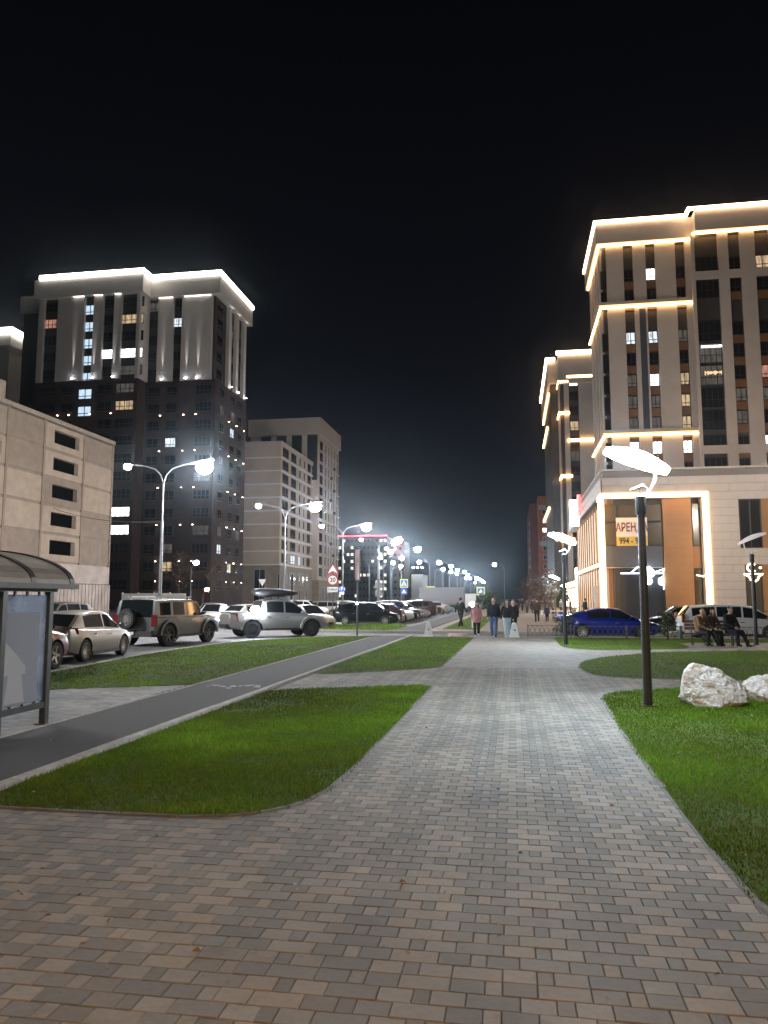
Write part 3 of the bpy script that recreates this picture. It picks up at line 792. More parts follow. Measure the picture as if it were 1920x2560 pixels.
# ------------------------------------------------------------------ pale tower far left: only its lit corner shows above the car park
cx = x_at(26, 150, 830)
P = thing('corner_tower', 'dark tower corner with a white lit rim rising behind the car park', 'building', (cx - 8, 150, -.12))
wall_part(P, 'shaft', [(cx - 14, cx, 150, 162, -.1, z_at(10, 860, 150))], 'cladding_cool')
b = MB((cx - 8, 150, -.12)); zt = z_at(10, 836, 150); b.box(cx - 14.4, cx + .4, 149.6, 162.4, zt - 2.6, zt); b.build('parapet', 'cladding_cool', P)
b = MB((cx - 8, 150, -.12)); b.box(cx - 14.6, cx + .6, 149.2, 149.6, zt + .02, zt + 1.3); b.box(cx + .6, cx + 1.0, 149.2, 162, zt + .02, zt + 1.3); b.build('roof_light_strip', 'led_cool', P)

# ------------------------------------------------------------------ multi-storey car park of concrete panels (left)
GX = -38.0
gy = [34.0, at_x(-70, 1000, GX)[0], at_x(23, 1000, GX)[0], at_x(114, 1050, GX)[0], at_x(212, 1090, GX)[0], at_x(283, 1110, GX)[0]]
GH = 16.5
K = thing('parking_garage', 'concrete panel multi-storey car park with dark slot windows', 'building', (GX, gy[0], -.12))
wall_part(K, 'core', [(GX - 30, GX - .42, gy[0], gy[-1] - .05, -.1, GH - .4)], 'void')
gf = Face(GX, gy[0], 90)
rows = [4.75, 7.15, 9.5, 11.85, 14.15, GH]
rr = random.Random(4)
for i in range(len(gy) - 1):
    u0, u1 = gy[i] - gy[0] + .12, gy[i + 1] - gy[0] - .12
    for j in range(len(rows) - 1):
        z0, z1 = rows[j] + .12, rows[j + 1] - .12
        m = ('concrete_a', 'concrete_b', 'concrete_c')[rr.choice([0, 0, 1, 2])]
        if i == 3 or (i == 1 and j % 2):
            w = u1 - u0; a, b = u0 + w * .22, u0 + w * .88; c, d = z0 + .55, z1 - .42
            fpart(K, 'panel', gf, [(u0, a, -.4, 0, z0, z1), (b, u1, -.4, 0, z0, z1), (a, b, -.4, 0, z0, c), (a, b, -.4, 0, d, z1)], m)
        else: fpart(K, 'panel', gf, [(u0, u1, -.4, 0, z0, z1)], m)
for i in range(len(gy)): fpart(K, 'pillar', gf, [(gy[i] - gy[0] - .12, gy[i] - gy[0] + .12, -.4, .07, 4.75, GH)], 'concrete_b')
for z in rows[:-1]: fpart(K, 'floor_beam', gf, [(gy[i] - gy[0] + .121, gy[i + 1] - gy[0] - .121, -.4, -.06, z - .119, z + .119) for i in range(len(gy) - 1)], 'concrete_b')
fpart(K, 'roof_edge', gf, [(0, gy[-1] - gy[0] + .1, -.5, .22, GH, GH + .35)], 'concrete_c')
fpart(K, 'base_wall', gf, [(0, gy[-1] - gy[0], -.4, .12, 3.05, 4.7)], 'stained_white')
fpart(K, 'base_sheeting', gf, [(u, u + .27, -.1, .16 + (.05 if k % 2 else 0), -.1, 3.0) for k, u in enumerate(np.arange(0, gy[-1] - gy[0] - .2, .28))], 'stained_white')
wall_part(K, 'stair_head', [(GX - 8, GX - .2, gy[0], gy[2] - .2, GH + .36, z_at(20, 955, gy[2]))], 'concrete_c')
wall_part(K, 'end_wall', [(GX - 30, GX - .45, gy[-1] - .04, gy[-1] + .1, -.1, GH - .01)], 'concrete_b')

# ------------------------------------------------------------------ beige stepped block (middle left)
rr = random.Random(8)
M_ = thing('stepped_block', 'beige stepped apartment block with white floor ledges', 'building', (x_at(609, 150), 150, -.12))
lx0, lx1 = x_at(607, 150, 1150), x_at(702, 150, 1150)
tx0, tx1 = x_at(628, 175, 1050), x_at(798, 175, 1050)
LH, TH = 33.0, 44.6
wall_part(M_, 'lower_wall', [(lx0, lx1, 150, 174.9, 8.4, LH)], 'cladding_mid')
wall_part(M_, 'base_storey', [(lx0 - .1, lx1 + .25, 149.7, 174.8, -.1, 8.4)], 'concrete_c')
wall_part(M_, 'tower_wall', [(tx0, tx1, 175, 196, 6.0, TH - 4.0)], 'cladding_mid')
wall_part(M_, 'tower_base', [(tx0, tx1 + .25, 174.95, 196.2, -.1, 6.0)], 'concrete_c')
wall_part(M_, 'cornice', [(tx0 - .5, tx1 + .5, 174.4, 196.5, TH - 4.0, TH)], 'cladding')
wall_part(M_, 'parapet', [(lx0 - .3, lx1 + .3, 149.6, 174.9, LH, LH + .9)], 'cladding')
wall_part(M_, 'roof_box', [(tx0 + 8, tx0 + 9.6, 180, 182, TH, TH + 1.3)], 'cladding_mid')
wall_part(M_, 'link_block', [(lx0 - 4, lx0 - .31, 168, 176, -.1, 35.5)], 'wall_dark')
lf, ls = Face(lx0, 150, 0), Face(lx1, 150, 90)
tf, ts = Face(tx0, 175, 0), Face(tx1, 175, 90)
for k in range(9):
    z = 8.4 + k * 2.75
    fpart(M_, 'ledge', lf, [(-.15, lx1 - lx0 + .2, .01, .22, z, z + .28)], 'white_paint')
    fpart(M_, 'ledge', ls, [(.2, 24.8, .01, .3, z + .002, z + .282)], 'white_paint')
T_cur = M_
for k in range(9):
    z = 8.4 + k * 2.75 + .6
    for u, w, pn in ((3.2, 4.0, 'pane_brown'), (9.2, 3.6, 'pane_dark'), (14.2, 1.3, 'pane_dark'), (17.8, 1.3, 'pane_dark'), (22.0, 2.4, 'pane_dark')):
        if k == 0 and u in (9.2, 14.2): pn = 'pane_cool'
        window(M_, ls, u, z, w, 1.9, pn, 2 if w > 2 else 0, d=.03, bar=.1, frame='frame_white' if w < 2 else 'frame_dark')
    fpart(M_, 'bay', ls, [(7.0, 11.4, 0.005, .02, z - .3, z + 2.1)], 'cladding_mid')
for u in (3.6, 7.8, 12.0, 16.2):
    wv = tx1 - tx0
    window(M_, tf, u * wv / 18.6 + .6, TH - 15.0, 2.5, 10.9, 'pane_dark', 0, d=.04, bar=.1)
for k in range(12):
    z = 6.4 + k * 2.75
    for u, w in ((2.2, 2.6), (6.4, 1.0), (9.4, 1.0), (12.4, 1.0), (15.4, 1.0), (18.8, .8)):
        window(M_, ts, u, z + .5, w, 2.0, 'pane_dim' if rr.random() < .06 else 'pane_dark', 2 if w > 2 else 0, d=.03, bar=.09)
    if k % 2 == 0: fpart(M_, 'ledge', ts, [(-.1, 20.9, .01, .3, z - .25, z)], 'cladding')
for u in (4.6, 7.9, 10.9, 13.9, 17.0): fpart(M_, 'pilaster', ts, [(u - .55, u + .55, .01, .35, 6.5, TH - 4.01)], 'cladding')
for u, z in ((10.2, 31.2), (13.2, 28.4), (9.8, 25.6), (13.4, 22.8), (10, 14.8), (12.8, 12), (13.2, 34)): fpart(M_, 'air_conditioner', ts, [(u, u + 1.0, .36, .8, z, z + .7)], 'steel_dark')
for u in (8.2, 9.6, 11.0): window(M_, lf, u, 1.5, .5, 5.2, 'pane_dark', 0, d=.32, frame='frame_white')
window(M_, lf, 4.2, .6, 2.4, 7.0, 'pane_dark', 1, d=.32, frame='frame_white')
for u in (4, 7, 10, 14, 17, 20): window(M_, ls, u, 1.0, 1.0, 2.6, 'pane_dim' if u == 10 else 'pane_dark', 0, d=.28, frame='frame_white'); window(M_, ls, u, 4.6, 1.0, 2.6, 'pane_dark', 0, d=.28, frame='frame_white')
for u in (3, 6, 9, 12, 15, 18): window(M_, ts, u, 1.0, 1.0, 3.6, 'pane_dark', 0, d=.28, frame='frame_white')

# ------------------------------------------------------------------ far block with the red roof line
FX0, FX1 = x_at(835, 330), x_at(968, 330)
zt = z_at(900, 1341, 330)
D_ = thing('red_line_block', 'distant dark apartment block with a red neon roof line', 'building', (FX0, 330, -.12))
wall_part(D_, 'wall', [(FX0, FX1, 330, 350, -.1, zt)], 'wall_dark')
wall_part(D_, 'roof_neon', [(FX0, FX1, 329.4, 329.8, zt - .1, zt + .5)], 'led_red')
ff = Face(FX0, 330, 0); rr = random.Random(15)
nc = 13; W_ = FX1 - FX0
for j in range(9):
    for i in range(nc):
        lit = rr.random() < (.45 if i in (0, 1, 2, 4, 11, 12) else .14)
        window(D_, ff, W_ * (i + .5) / nc, 2.2 + j * 3.0, 1.25, 1.3, 'pane_far' if lit else 'pane_dark', 0, d=.02, bar=.06)
FX2, FX3 = x_at(968, 345), x_at(1009, 345); zt = z_at(1000, 1350, 345)
D2 = thing('maroon_block', 'distant maroon block lit red beside the neon roof line', 'building', (FX2, 345, -.12))
wall_part(D2, 'wall', [(FX2, FX3, 345, 365, -.1, zt)], 'rust_wall')
wall_part(D2, 'roof_neon', [(FX3 - 1.2, FX3, 344.4, 344.8, zt - .1, zt + .5)], 'led_red')
ff = Face(FX2, 345, 0)
for j in range(8):
    for i in range(3): window(D2, ff, 1.4 + i * 2.3, 2.5 + j * 3, 1.2, 1.4, 'pane_far' if (i, j) in ((1, 7), (0, 8), (2, 4)) else 'pane_dark', 0, d=.02, bar=.06)
spot('red_wash', ((FX2 + FX3) / 2, 335, 25), (0, 1, .02), 2600, 70, (1, .03, .1), D2, .8)
# small pale floodlit store
sx0, sx1 = x_at(1028, 260), x_at(1056, 260)
Q = thing('floodlit_store', 'small pale store wall under three roof floodlights', 'building', (sx0, 260, -.12))
wall_part(Q, 'wall', [(sx0, sx1, 260, 275, -.1, z_at(1040, 1436, 260))], 'cladding_cool')
b = MB((sx0, 260, -.12))
for k in range(3): b.box(sx0 + .5 + k * 1.5, sx0 + .9 + k * 1.5, 258.6, 259.9, z_at(1040, 1420, 260), z_at(1040, 1418, 260))
b.build('floodlight', 'lens_dim', Q)

# ------------------------------------------------------------------ warm-lit tower on the right
TY, TYR = 105.0, 103.2
ux = lambda px: x_at(px, TY, 760)
r0, r1 = ux(1505), ux(1735)
ZT = 53.0
W1 = thing('warm_lit_tower', 'tall beige tower outlined by warm light strips behind the shop block', 'building', (r0, TY, -.12))
wall_part(W1, 'core_wall', [(r0 + .25, r1, TY + .3, 120, -.1, ZT - 3.4), (r1, r1 + 30, TYR + .3, 120, -.1, ZT - 3.4)], 'wall_dark')
f1, f2, f1s = Face(r0, TY, 0), Face(r1, TYR, 0), Face(r0, 120.5, -90)
cu = lambda cxp: x_at(1300 + cxp / 2.676, TY, 760) - r0
cv = lambda cxp: x_at(1300 + cxp / 2.676, TYR, 760) - r1
ZA, ZB, ZC = z_at(1600, 480 + 350 / 2.676, TY), z_at(1600, 480 + 768 / 2.676, TY), z_at(1600, 480 + 1628 / 2.676, TY)
for a, b in ((585, 700), (765, 850), (915, 1050), (1115, 1165)):
    fpart(W1, 'pier', f1, [(cu(a), cu(b), -.32, .12, 11, ZA)], 'cladding')
colsL = ((732, 65), (882, 65), (1082, 62))
ST1 = 2.96
zs = [ZC - 5.6 + k * ST1 for k in range(14)]
lit = {(0, 1): 'pane_white', (1, 1): 'pane_white', (2, 1): 'pane_white', (0, 6): 'pane_cool', (1, 6): 'pane_cool', (2, 6): 'pane_dim', (1, 3): 'pane_white', (0, 3): 'pane_cool', (0, 4): 'pane_dim', (1, 4): 'pane_dim', (0, 7): 'pane_dim', (0, 2): 'pane_dim', (1, 2): 'pane_dim'}
T_cur = W1
lev = []
z = ZC - 2.55
while z > 10: lev.append(z); z -= ST1
lev = lev[::-1]; nlow = len(lev)
lev += [ZC + .75 + k * ST1 for k in range(int((ZB - ZC - .5) / ST1))]; nmid = len(lev)
lev += [ZB + .75 + k * ST1 for k in range(int((ZA - ZB - .5) / ST1))]
special = {('m', 0): {}, }
for ci, (cxp, cw) in enumerate(colsL):
    uc, w = cu(cxp), cu(cxp + cw / 2) - cu(cxp - cw / 2)
    fpart(W1, 'spandrel', f1, [(uc - w / 2 - .05, uc + w / 2 + .05, -.3, -.1, zz - 1.12, zz - .06) for zz in lev], 'spandrel_brown')
    for li, zz in enumerate(lev):
        if li == nlow - 1: pn = 'pane_white'
        elif li == nmid - 1: pn = ('pane_cool', 'pane_cool', 'pane_dim')[ci]
        elif li == nlow + 2: pn = ('pane_dim', 'pane_white', 'pane_warm')[ci]
        elif li == nmid + 2: pn = 'pane_dark'
        elif li in (nlow, nlow + 1): pn = ('pane_dim', 'pane_dim', 'pane_warm')[ci]
        else: pn = 'pane_dark'
        if li == nmid + 1 and ci == 1: pn = 'pane_white'
        window(W1, f1, uc, zz, w, 1.72, pn, 2, d=-.24, bar=.09)
fpart(W1, 'groove', f1, [(cu(795), cu(838), .005, .13, ZC + .3, ZB - .3)], 'frame_blue')
# corner glazing + side face
for zz in lev: window(W1, f1, cu(564), zz - .9, cu(585) - cu(545), 2.6, 'pane_dark', 0, d=-.2, bar=.08)
for u in (2.0, 6.0, 10.0, 13.6): fpart(W1, 'pier', f1s, [(u - .7, u + .7, -.3, .12, 11, ZA)], 'cladding')
for u in (4.0, 8.0, 11.8):
    for zz in lev: window(W1, f1s, u, zz, 1.9, 1.7, 'pane_warm' if random.random() < .12 else 'pane_dark', 2, d=-.2, bar=.09)
# right block: wide glazed bay, piers, window strips
for a, b in ((1340, 1410), (1490, 1590), (1160, 1182)): fpart(W1, 'pier', f2, [(cv(a), cv(b), -.32, .12, 11, ZA)], 'cladding')
fpart(W1, 'pier', f2, [(cv(1690), cv(1800), -.32, .12, 11, ZA)], 'cladding')
for z in (z_at(1800, 480 + 550 / 2.676, TYR), z_at(1800, 480 + 1722 / 2.676, TYR)): fpart(W1, 'floor_band', f2, [(cv(1182), cv(1800), -.3, .09, z - .55, z + .55)], 'cladding')
for li, zz in enumerate(lev):
    uc, w = cv(1261), cv(1340) - cv(1182)
    window(W1, f2, uc, zz - .7, w - .1, 2.7, {nlow + 3: 'pane_dim', nlow + 2: 'pane_dim'}.get(li, 'pane_dark'), 3, d=-.22, bar=.09)
    for cxp, cw in ((1450, 78), (1640, 96)):
        uc, w = cv(cxp), cv(cxp + cw / 2) - cv(cxp - cw / 2)
        pn = 'pane_dark'
        if cxp == 1640: pn = {nmid + 1: 'pane_warm', nlow + 2: 'pane_red', nlow - 1: 'pane_white', nlow + 1: 'pane_dim'}.get(li, 'pane_dark')
        elif li in (nlow + 1, nlow): pn = 'pane_dim'
        window(W1, f2, uc, zz, w, 1.75, pn, 2, d=-.24, bar=.09)
        fpart(W1, 'spandrel', f2, [(uc - w / 2 - .05, uc + w / 2 + .05, -.3, -.1, zz - 1.12, zz - .06)], 'spandrel_brown')
# garland on the glazed balcony
b = MB(tuple(W1.location)); zz = lev[nlow + 3] + .9; f2.box(b, cv(1200), cv(1335), -.1, .02, zz + .5, zz + .75); b.build('garland', 'pane_white', W1)
b = MB(tuple(W1.location)); rr = random.Random(2); zz = lev[nlow + 2]
for k in range(26):
    u = cv(1215) + k * (cv(1330) - cv(1215)) / 26; s = rr.uniform(.05, .35); f2.box(b, u, u + .05, -.1, .0, zz + 1.0 - s, zz + 1.0 + s * .6)
b.build('garland', 'fin_glow', W1)
# cornice and light strips
b = MB(tuple(W1.location)); b.box(r0 - .6, r1 + .01, TY - .6, 121, ZA + .25, ZT); b.box(r1 + .01, r1 + 30, TYR - .6, 121, ZA + .25, ZT + .0); b.build('cornice', 'cladding', W1)
b = MB(tuple(W1.location))
b.box(r0 - .9, r1 - .95, TY - .95, TY - .55, ZT + .02, ZT + .38); b.box(r1 - .94, r1 - .55, TYR - .55, TY - .55, ZT + .02, ZT + .38); b.box(r1 - .94, r1 + 30, TYR - .95, TYR - .56, ZT + .02, ZT + .38); b.box(r0 - .9, r0 - .55, TY - .54, 121, ZT + .02, ZT + .38)
b.build('roof_light_strip', 'led_roof_warm', W1)
def band_light(zz, right):
    b = MB(tuple(W1.location)); b.box(r0 - .35, r1 - .02, TY - .45, TY - .2, zz - .12, zz + .12); b.box(r0 - .38, r0 - .13, TY - .19, 120, zz - .12, zz + .12)
    if right: b.box(r1 - .35, r1 - .02, TYR - .45, TY - .46, zz - .12, zz + .12); b.box(r1, r1 + 30, TYR - .45, TYR - .2, zz - .12, zz + .12)
    b.build('light_strip', 'led_warm', W1)
    if not right:
        b = MB(tuple(W1.location)); b.box(r0 - .5, r1 - .03, TY - .55, TY - .1, zz + .3, zz + .75); b.build('ledge', 'cladding', W1)
band_light(ZA, True); band_light(ZB, False); band_light(ZC, False)

# ------------------------------------------------------------------ second warm tower, farther
SY = 150.0
s0 = x_at(1399, SY, 900); ZS = z_at(1399, 890, SY)
W2 = thing('farther_warm_tower', 'farther beige tower with stepped warm light strips', 'building', (s0, SY, -.12))
wall_part(W2, 'core_wall', [(s0 + .1, s0 + 28, SY + .3, 200, -.1, ZS - 5.6), (s0 - 1.7, s0 + .1, SY + 4.3, 186, -.1, ZS - 4.5)], 'wall_dark')
g1, g1s, g2 = Face(s0, SY, 0), Face(s0, 200, -90), Face(s0 - 1.8, SY + 4, 0)
gu = lambda cxp: x_at(1360 + cxp / 4.096, SY, 1000) - s0
for a, b in ((355, 520), (205, 255)): fpart(W2, 'pier', g1, [(gu(a), gu(b), -.3, .12, 3, ZS - 5.6)], 'cladding')
fpart(W2, 'pier', g1, [(gu(520) + 3, gu(520) + 6, -.3, .12, 3, ZS - 5.6)], 'cladding')
for k in range(14):
    z = 4.5 + k * 2.95
    window(W2, g1, gu(305), z, gu(352) - gu(262), 1.9, {13: 'pane_white', 10: 'pane_warm', 9: 'pane_dark', 4: 'pane_warm', 8: 'pane_dim'}.get(k, 'pane_dark'), 2, d=-.2, bar=.09)
    for u in (44, 38, 31, 24, 17, 9):
        window(W2, g1s, u, z, 2.4, 1.8, 'pane_warm' if random.random() < .16 else 'pane_dark', 2, d=.02, bar=.09)
for u in (47, 41, 34.5, 27.5, 20.5, 13): fpart(W2, 'pier', g1s, [(u - 1, u + 1, 0, .3, 3, ZS - 4.6)], 'cladding_mid')
b = MB(tuple(W2.location)); b.box(s0 - .4, s0 + 28, SY - .5, 200, ZS - 5.6, ZS); b.box(s0 - 2.2, s0 - .41, SY + 3.6, 187, ZS - 4.4, ZS - .1); b.build('cornice', 'cladding', W2)
b = MB(tuple(W2.location))
b.box(s0 - .7, s0 + 28, SY - .9, SY - .5, ZS + .02, ZS + .75); b.box(s0 - 2.6, s0 - .71, SY + 3.1, SY + 3.5, ZS + .02, ZS + .75); b.box(s0 - 2.6, s0 - 2.21, SY + 3.51, 187, ZS + .02, ZS + .75)
b.build('roof_light_strip', 'led_roof_warm', W2)
def lines2(zz, px0, px1, yy0, yy1):
    b = MB(tuple(W2.location)); a, c = s0 + gu(px0), s0 + gu(px1)
    b.box(a, c, SY - .5, SY - .15, zz - .25, zz + .25); b.box(a - .3, a - .01, SY - .5, yy1, zz - .25, zz + .25); b.build('light_strip', 'led_warm', W2)
zy = lambda cy: z_at(1420, 860 + cy / 4.096, SY)
for cy, a, c, l in ((342, 250, 520, 3), (390, 160, 250, 22), (710, 160, 258, 22), (990, 250, 535, 3), (1355, 170, 270, 20), (1655, 255, 370, 4), (2000, 170, 275, 20)): lines2(zy(cy), a, c, SY, SY + l)
b = MB(tuple(W2.location))
for cy, l0, l1 in ((420, 6, 34), (690, 14, 36), (1590, 14, 40)): b.box(s0 - 2.15, s0 - 1.85, SY + l0, SY + l1, zy(cy) - .25, zy(cy) + .25)
b.build('light_strip', 'led_warm', W2)

# ------------------------------------------------------------------ orange and grey blocks down the street
OY = 259.0
o0, o1 = x_at(1346, OY), x_at(1374, OY) + 14
OH = z_at(1350, 1240, OY)
W3 = thing('orange_block', 'orange rendered apartment block at the end of the promenade', 'building', (o0, OY, -.12))
wall_part(W3, 'wall', [(o0, o1, OY, OY + 14, -.1, OH)], 'orange_wall')
wall_part(W3, 'side_wall', [(o0 - 2.6, o0 - .01, OY + 8, OY + 60, -.1, OH - 1.5)], 'rust_wall')
f3 = Face(o0, OY, 0)
for k in range(10):
    z = 2.4 + k * 3.0
    window(W3, f3, 2.2, z, 1.9, 1.6, {8: 'pane_cool', 7: 'pane_white', 6: 'pane_dim'}.get(k, 'pane_dark'), 1, d=.03, bar=.16, frame='frame_white')
for z in (19.0, 31.0): fpart(W3, 'pale_band', f3, [(.2, 6, .01, .12, z, z + 1.5)], 'cladding')
f3s = Face(o0 - 2.6, OY + 60, -90)
for k in range(9): window(W3, f3s, 46, 3 + k * 3.0, 1.6, 1.5, 'pane_cool' if k in (2, 3, 7) else 'pane_dark', 1, d=.03, bar=.14, frame='frame_white')
g0 = x_at(1321, 330)
W4 = thing('grey_block', 'grey end block just left of the orange one', 'building', (g0, 330, -.12))
wall_part(W4, 'wall', [(g0, g0 + 9, 330, 350, -.1, z_at(1330, 1284, 330))], 'grey_wall')
f4 = Face(g0, 330, 0)
for k in range(9): window(W4, f4, 1.4, 3 + k * 3.1, 1.5, 1.5, 'pane_warm' if k in (6, 7) else 'pane_dark', 1, d=.03, bar=.12)

# ------------------------------------------------------------------ shop block on the right: tiled front, glowing portal
PY = 58.0
mat('pane_olive', (0.085, 0.075, 0.055), 0.18, spec=.6)
p0 = x_at(1505, PY, 1240); PH = z_at(1505, 1178, PY)
S = thing('shop_block', 'two-storey tiled shop block with a glowing portal frame', 'building', (p0, PY, -.12))
px_ = lambda px: x_at(px, PY, 1350) - p0
pz = lambda py: z_at(1650, py, PY)
pf, psd = Face(p0, PY, 0), Face(p0, PY + 34, -90)
TH_, TZ0 = .585, .62
snap = lambda z: TZ0 + round((z - TZ0) / TH_) * TH_
uA, uB = px_(1512), px_(1759); zP = snap(pz(1250) + .34) - .34        # portal opening
uW0, uW1, zW0, zW1 = px_(1850), px_(1906), snap(pz(1365)), snap(pz(1243))
uD0, uD1, zD1 = px_(1858), px_(1900), snap(pz(1415))
wall_part(S, 'core_wall', [(p0 + .9, p0 + 30, PY + 1.3, PY + 34, -.1, PH - .3)], 'wall_dark')
wall_part(S, 'backing_wall', [(p0 + uB + .3, p0 + 30, PY + .06, PY + 1.29, -.1, PH - .02), (p0 + .06, p0 + uB + .3, PY + .06, PY + 1.29, zP + .35, PH - .02)], 'tile_joint')
wall_part(S, 'side_backing', [(p0 + .03, p0 + .89, PY + 1.3, PY + 34, zP + .35, PH - .02)], 'tile_joint')
tile_mesh = MB().box(.006, .994, -.05, 0, .010, TH_ - .010).mesh('tile'); tile_mesh.materials.append(MATS['tile'])
def tiles(fc, u0, u1, z0, z1, tw, skip):
    j = 0; z = z0; L = S.location
    while z + TH_ <= z1 + .02:
        zm = z + TH_ / 2
        cuts = sorted(set([u0, u1] + [c for c in skip.get('edges') if u0 < c < u1] + [round(q, 3) for q in np.arange(u0 + (tw / 2 if j % 2 else tw), u1, tw)]))
        for a, b in zip(cuts, cuts[1:]):
            if b - a < .04 or skip['f']((a + b) / 2, zm): continue
            p = fc.P(a, .0, z); o = link('tile', tile_mesh, None, S, (p[0] - L.x, p[1] - L.y, p[2] - L.z + random.uniform(-.002, .002)), fc.a); o.scale = (b - a, 1, 1)
        z += TH_; j += 1
def skipf(u, z):
    return (u < uB + .55 and z < zP + .34) or (uW0 < u < uW1 + 3.4 and zW0 < z < zW1) or (uD0 < u < uD1 + 3.4 and z < zD1)
tiles(pf, 0, px_(1990), TZ0, PH, 1.18, dict(edges=[uB + .56, uW0, uD0], f=skipf))
fpart(S, 'coping', pf, [(-.06, 30, -.5, .1, PH, PH + .12)], 'cladding')
fpart(S, 'coping', psd, [(0, 33.9, -.5, .06, PH + .001, PH + .121)], 'cladding')
def side_tiles():
    q = MB(); q.box(.012, 2.8 - .012, -.05, 0, .01, .575); me = q.mesh('tile'); me.materials.append(MATS['tile']); L = S.location
    z = zP + .4; j = 0
    while z + .58 < PH:
        for k in range(12):
            p = psd.P(k * 2.8, 0, z); link('tile', me, None, S, (p[0] - L.x, p[1] - L.y, p[2] - L.z), psd.a)
        z += .585; j += 1
side_tiles()
# glowing frame round the corner portal
b = MB(tuple(S.location))
pf.box(b, -.02, uB + .42, -.05, .14, zP, zP + .33); pf.box(b, uB + .05, uB + .42, -.05, .14, .3, zP - .01)
pf.box(b, -.3, .08, -.15, .2, .3, zP - .01)
psd.box(b, 31.6, 33.9, -.02, .14, zP, zP + .33)
b.build('portal_light', 'led_warm', S)
fpart(S, 'portal_jamb', pf, [(uB + .43, uB + .55, -1.2, .03, -.1, zP + .34), (uB + .02, uB + .049, -1.2, -.06, .3, zP - .01)], 'cladding')
fpart(S, 'portal_ceiling', pf, [(.09, uB + .04, -1.2, -.06, zP + .02, zP + .3)], 'cladding')
# inside the portal
q0, q1, q2, q3 = px_(1549), px_(1662), px_(1664), px_(1736)
for a, c in ((q0 - 1.3, q0 - .03), (q0 + .03, (q0 + q1) / 2), ((q0 + q1) / 2 + .06, q1)):
    for z0, z1, pn in ((pz(1300), pz(1256), 'pane_grey'), (pz(1361), pz(1301), 'pane_grey')):
        window(S, pf, (a + c) / 2, z0, c - a, z1 - z0 - .03, 'pane_olive', 0, d=-.9, bar=.05)
fpart(S, 'spandrel', pf, [(q0 - 1.3, q1, -1.2, -.88, pz(1415), pz(1362))], 'frame_blue')
fpart(S, 'orange_cladding', pf, [(q2, q3, -1.2, -.62, -.1, zP)], 'orange_panel')
fpart(S, 'orange_cladding', pf, [(q3, uB + .02, -1.2, -.80, pz(1420), pz(1365))], 'orange_panel')
for z in np.arange(.6, zP, .6): fpart(S, 'panel_joint', pf, [(q2 + .01, q3 - .01, -.62, -.612, z, z + .012)], 'spandrel_brown')
for z0, z1 in ((pz(1364), pz(1256)), (.2, pz(1421))): window(S, pf, (q3 + uB) / 2 + .02, z0, uB - q3 - .08, z1 - z0, 'pane_olive', 0, d=-.85, bar=.06)
# shop front behind glass with a lit interior
wall_part(S, 'shop_interior', [(p0 + q0 - 1.2, p0 + q1, PY + 2.6, PY + 2.7, -.1, pz(1416))], 'cladding_cool')
fpart(S, 'shop_ceiling', pf, [(q0 - 1.2, q1, -2.6, -1.0, pz(1416) - .05, pz(1416))], 'cladding_cool')
for a, c in ((q0, (q0 + q1) / 2 - .03), ((q0 + q1) / 2 + .03, q1)):
    o = window(S, pf, (a + c) / 2, .15, c - a, pz(1418) - .2, 'shop_glass', 0, d=-.92, bar=.05)
fpart(S, 'shutter', pf, [(q0, q1 - .2, -1.6, -1.5, .1, pz(1465))], 'tile')
fpart(S, 'poster', pf, [(q0 + .15, q0 + 1.7, -1.49, -1.46, pz(1463), pz(1445)), ((q0 + q1) / 2 + .3, q1 - .5, -1.49, -1.46, pz(1463), pz(1445))], 'spandrel_brown')
b = MB(tuple(S.location))
def neon(pts, r=.045): b.tube([pf.P(u, -.82, z) for u, z in pts], r, 6)
zc = pz(1432)
neon([(q0 + .1, zc), (q0 + .8, zc), (q0 + 1.3, zc + .45), (q0 + 1.55, zc + .5)]); neon([(q0 + .8, zc), (q0 + 2.1, zc)]); neon([(q0 + 2.6, zc), (q1 - .1, zc)]); neon([(q0 + 2.6, zc + .1), (q0 + 3.2, zc + .32), (q1 - .1, zc + .05)])
neon([(q1 - .06, zc - 1.2), (q1 - .02, pz(1420))], .025)
b.build('neon_sign', 'sign_white', S)
b = MB(tuple(S.location)); cxs, czs = q0 + 1.95, pz(1435)
b.ball(pf.P(cxs + .1, -.5, czs + .1), (.42, .2, .34)); b.ball(pf.P(cxs, -.5, czs + .42), (.3, .15, .14)); b.ball(pf.P(cxs + .05, -.5, czs - .5), (.26, .12, .26)); b.ball(pf.P(cxs + .95, -.5, czs - .5), (.14, .1, .3))
emat('lamp_glow', (.85, .94, 1), 16.0)
b.build('sign_lamp', 'lamp_glow', S)
# rent banner
bn = thing('rent_banner', 'white and yellow rent banner with dark red letters in the shop window', 'banner', (p0 + px_(1590), PY + .80, pz(1362)))
bw = px_(1624) - px_(1545); bh = pz(1290) - pz(1362)
q = MB(); q.box(-bw / 2, bw / 2, -.03, 0, bh * .33, bh); q.build('sheet', 'sheet_white', bn)
q = MB(); q.box(-bw / 2, bw / 2, -.03, 0, 0, bh * .33 - .002); q.build('lower_sheet', 'sheet_yellow', bn)
bn.location.x = p0 + (px_(1545) + px_(1624)) / 2
lettering('lettering', 'АРЕНДА', bw * .40, 'text_red', bn, (0, -.04, bh * .64), sx=.62)
lettering('lettering', '994 - 994', bw * .30, 'text_black', bn, (0, -.04, bh * .165), sx=.72)
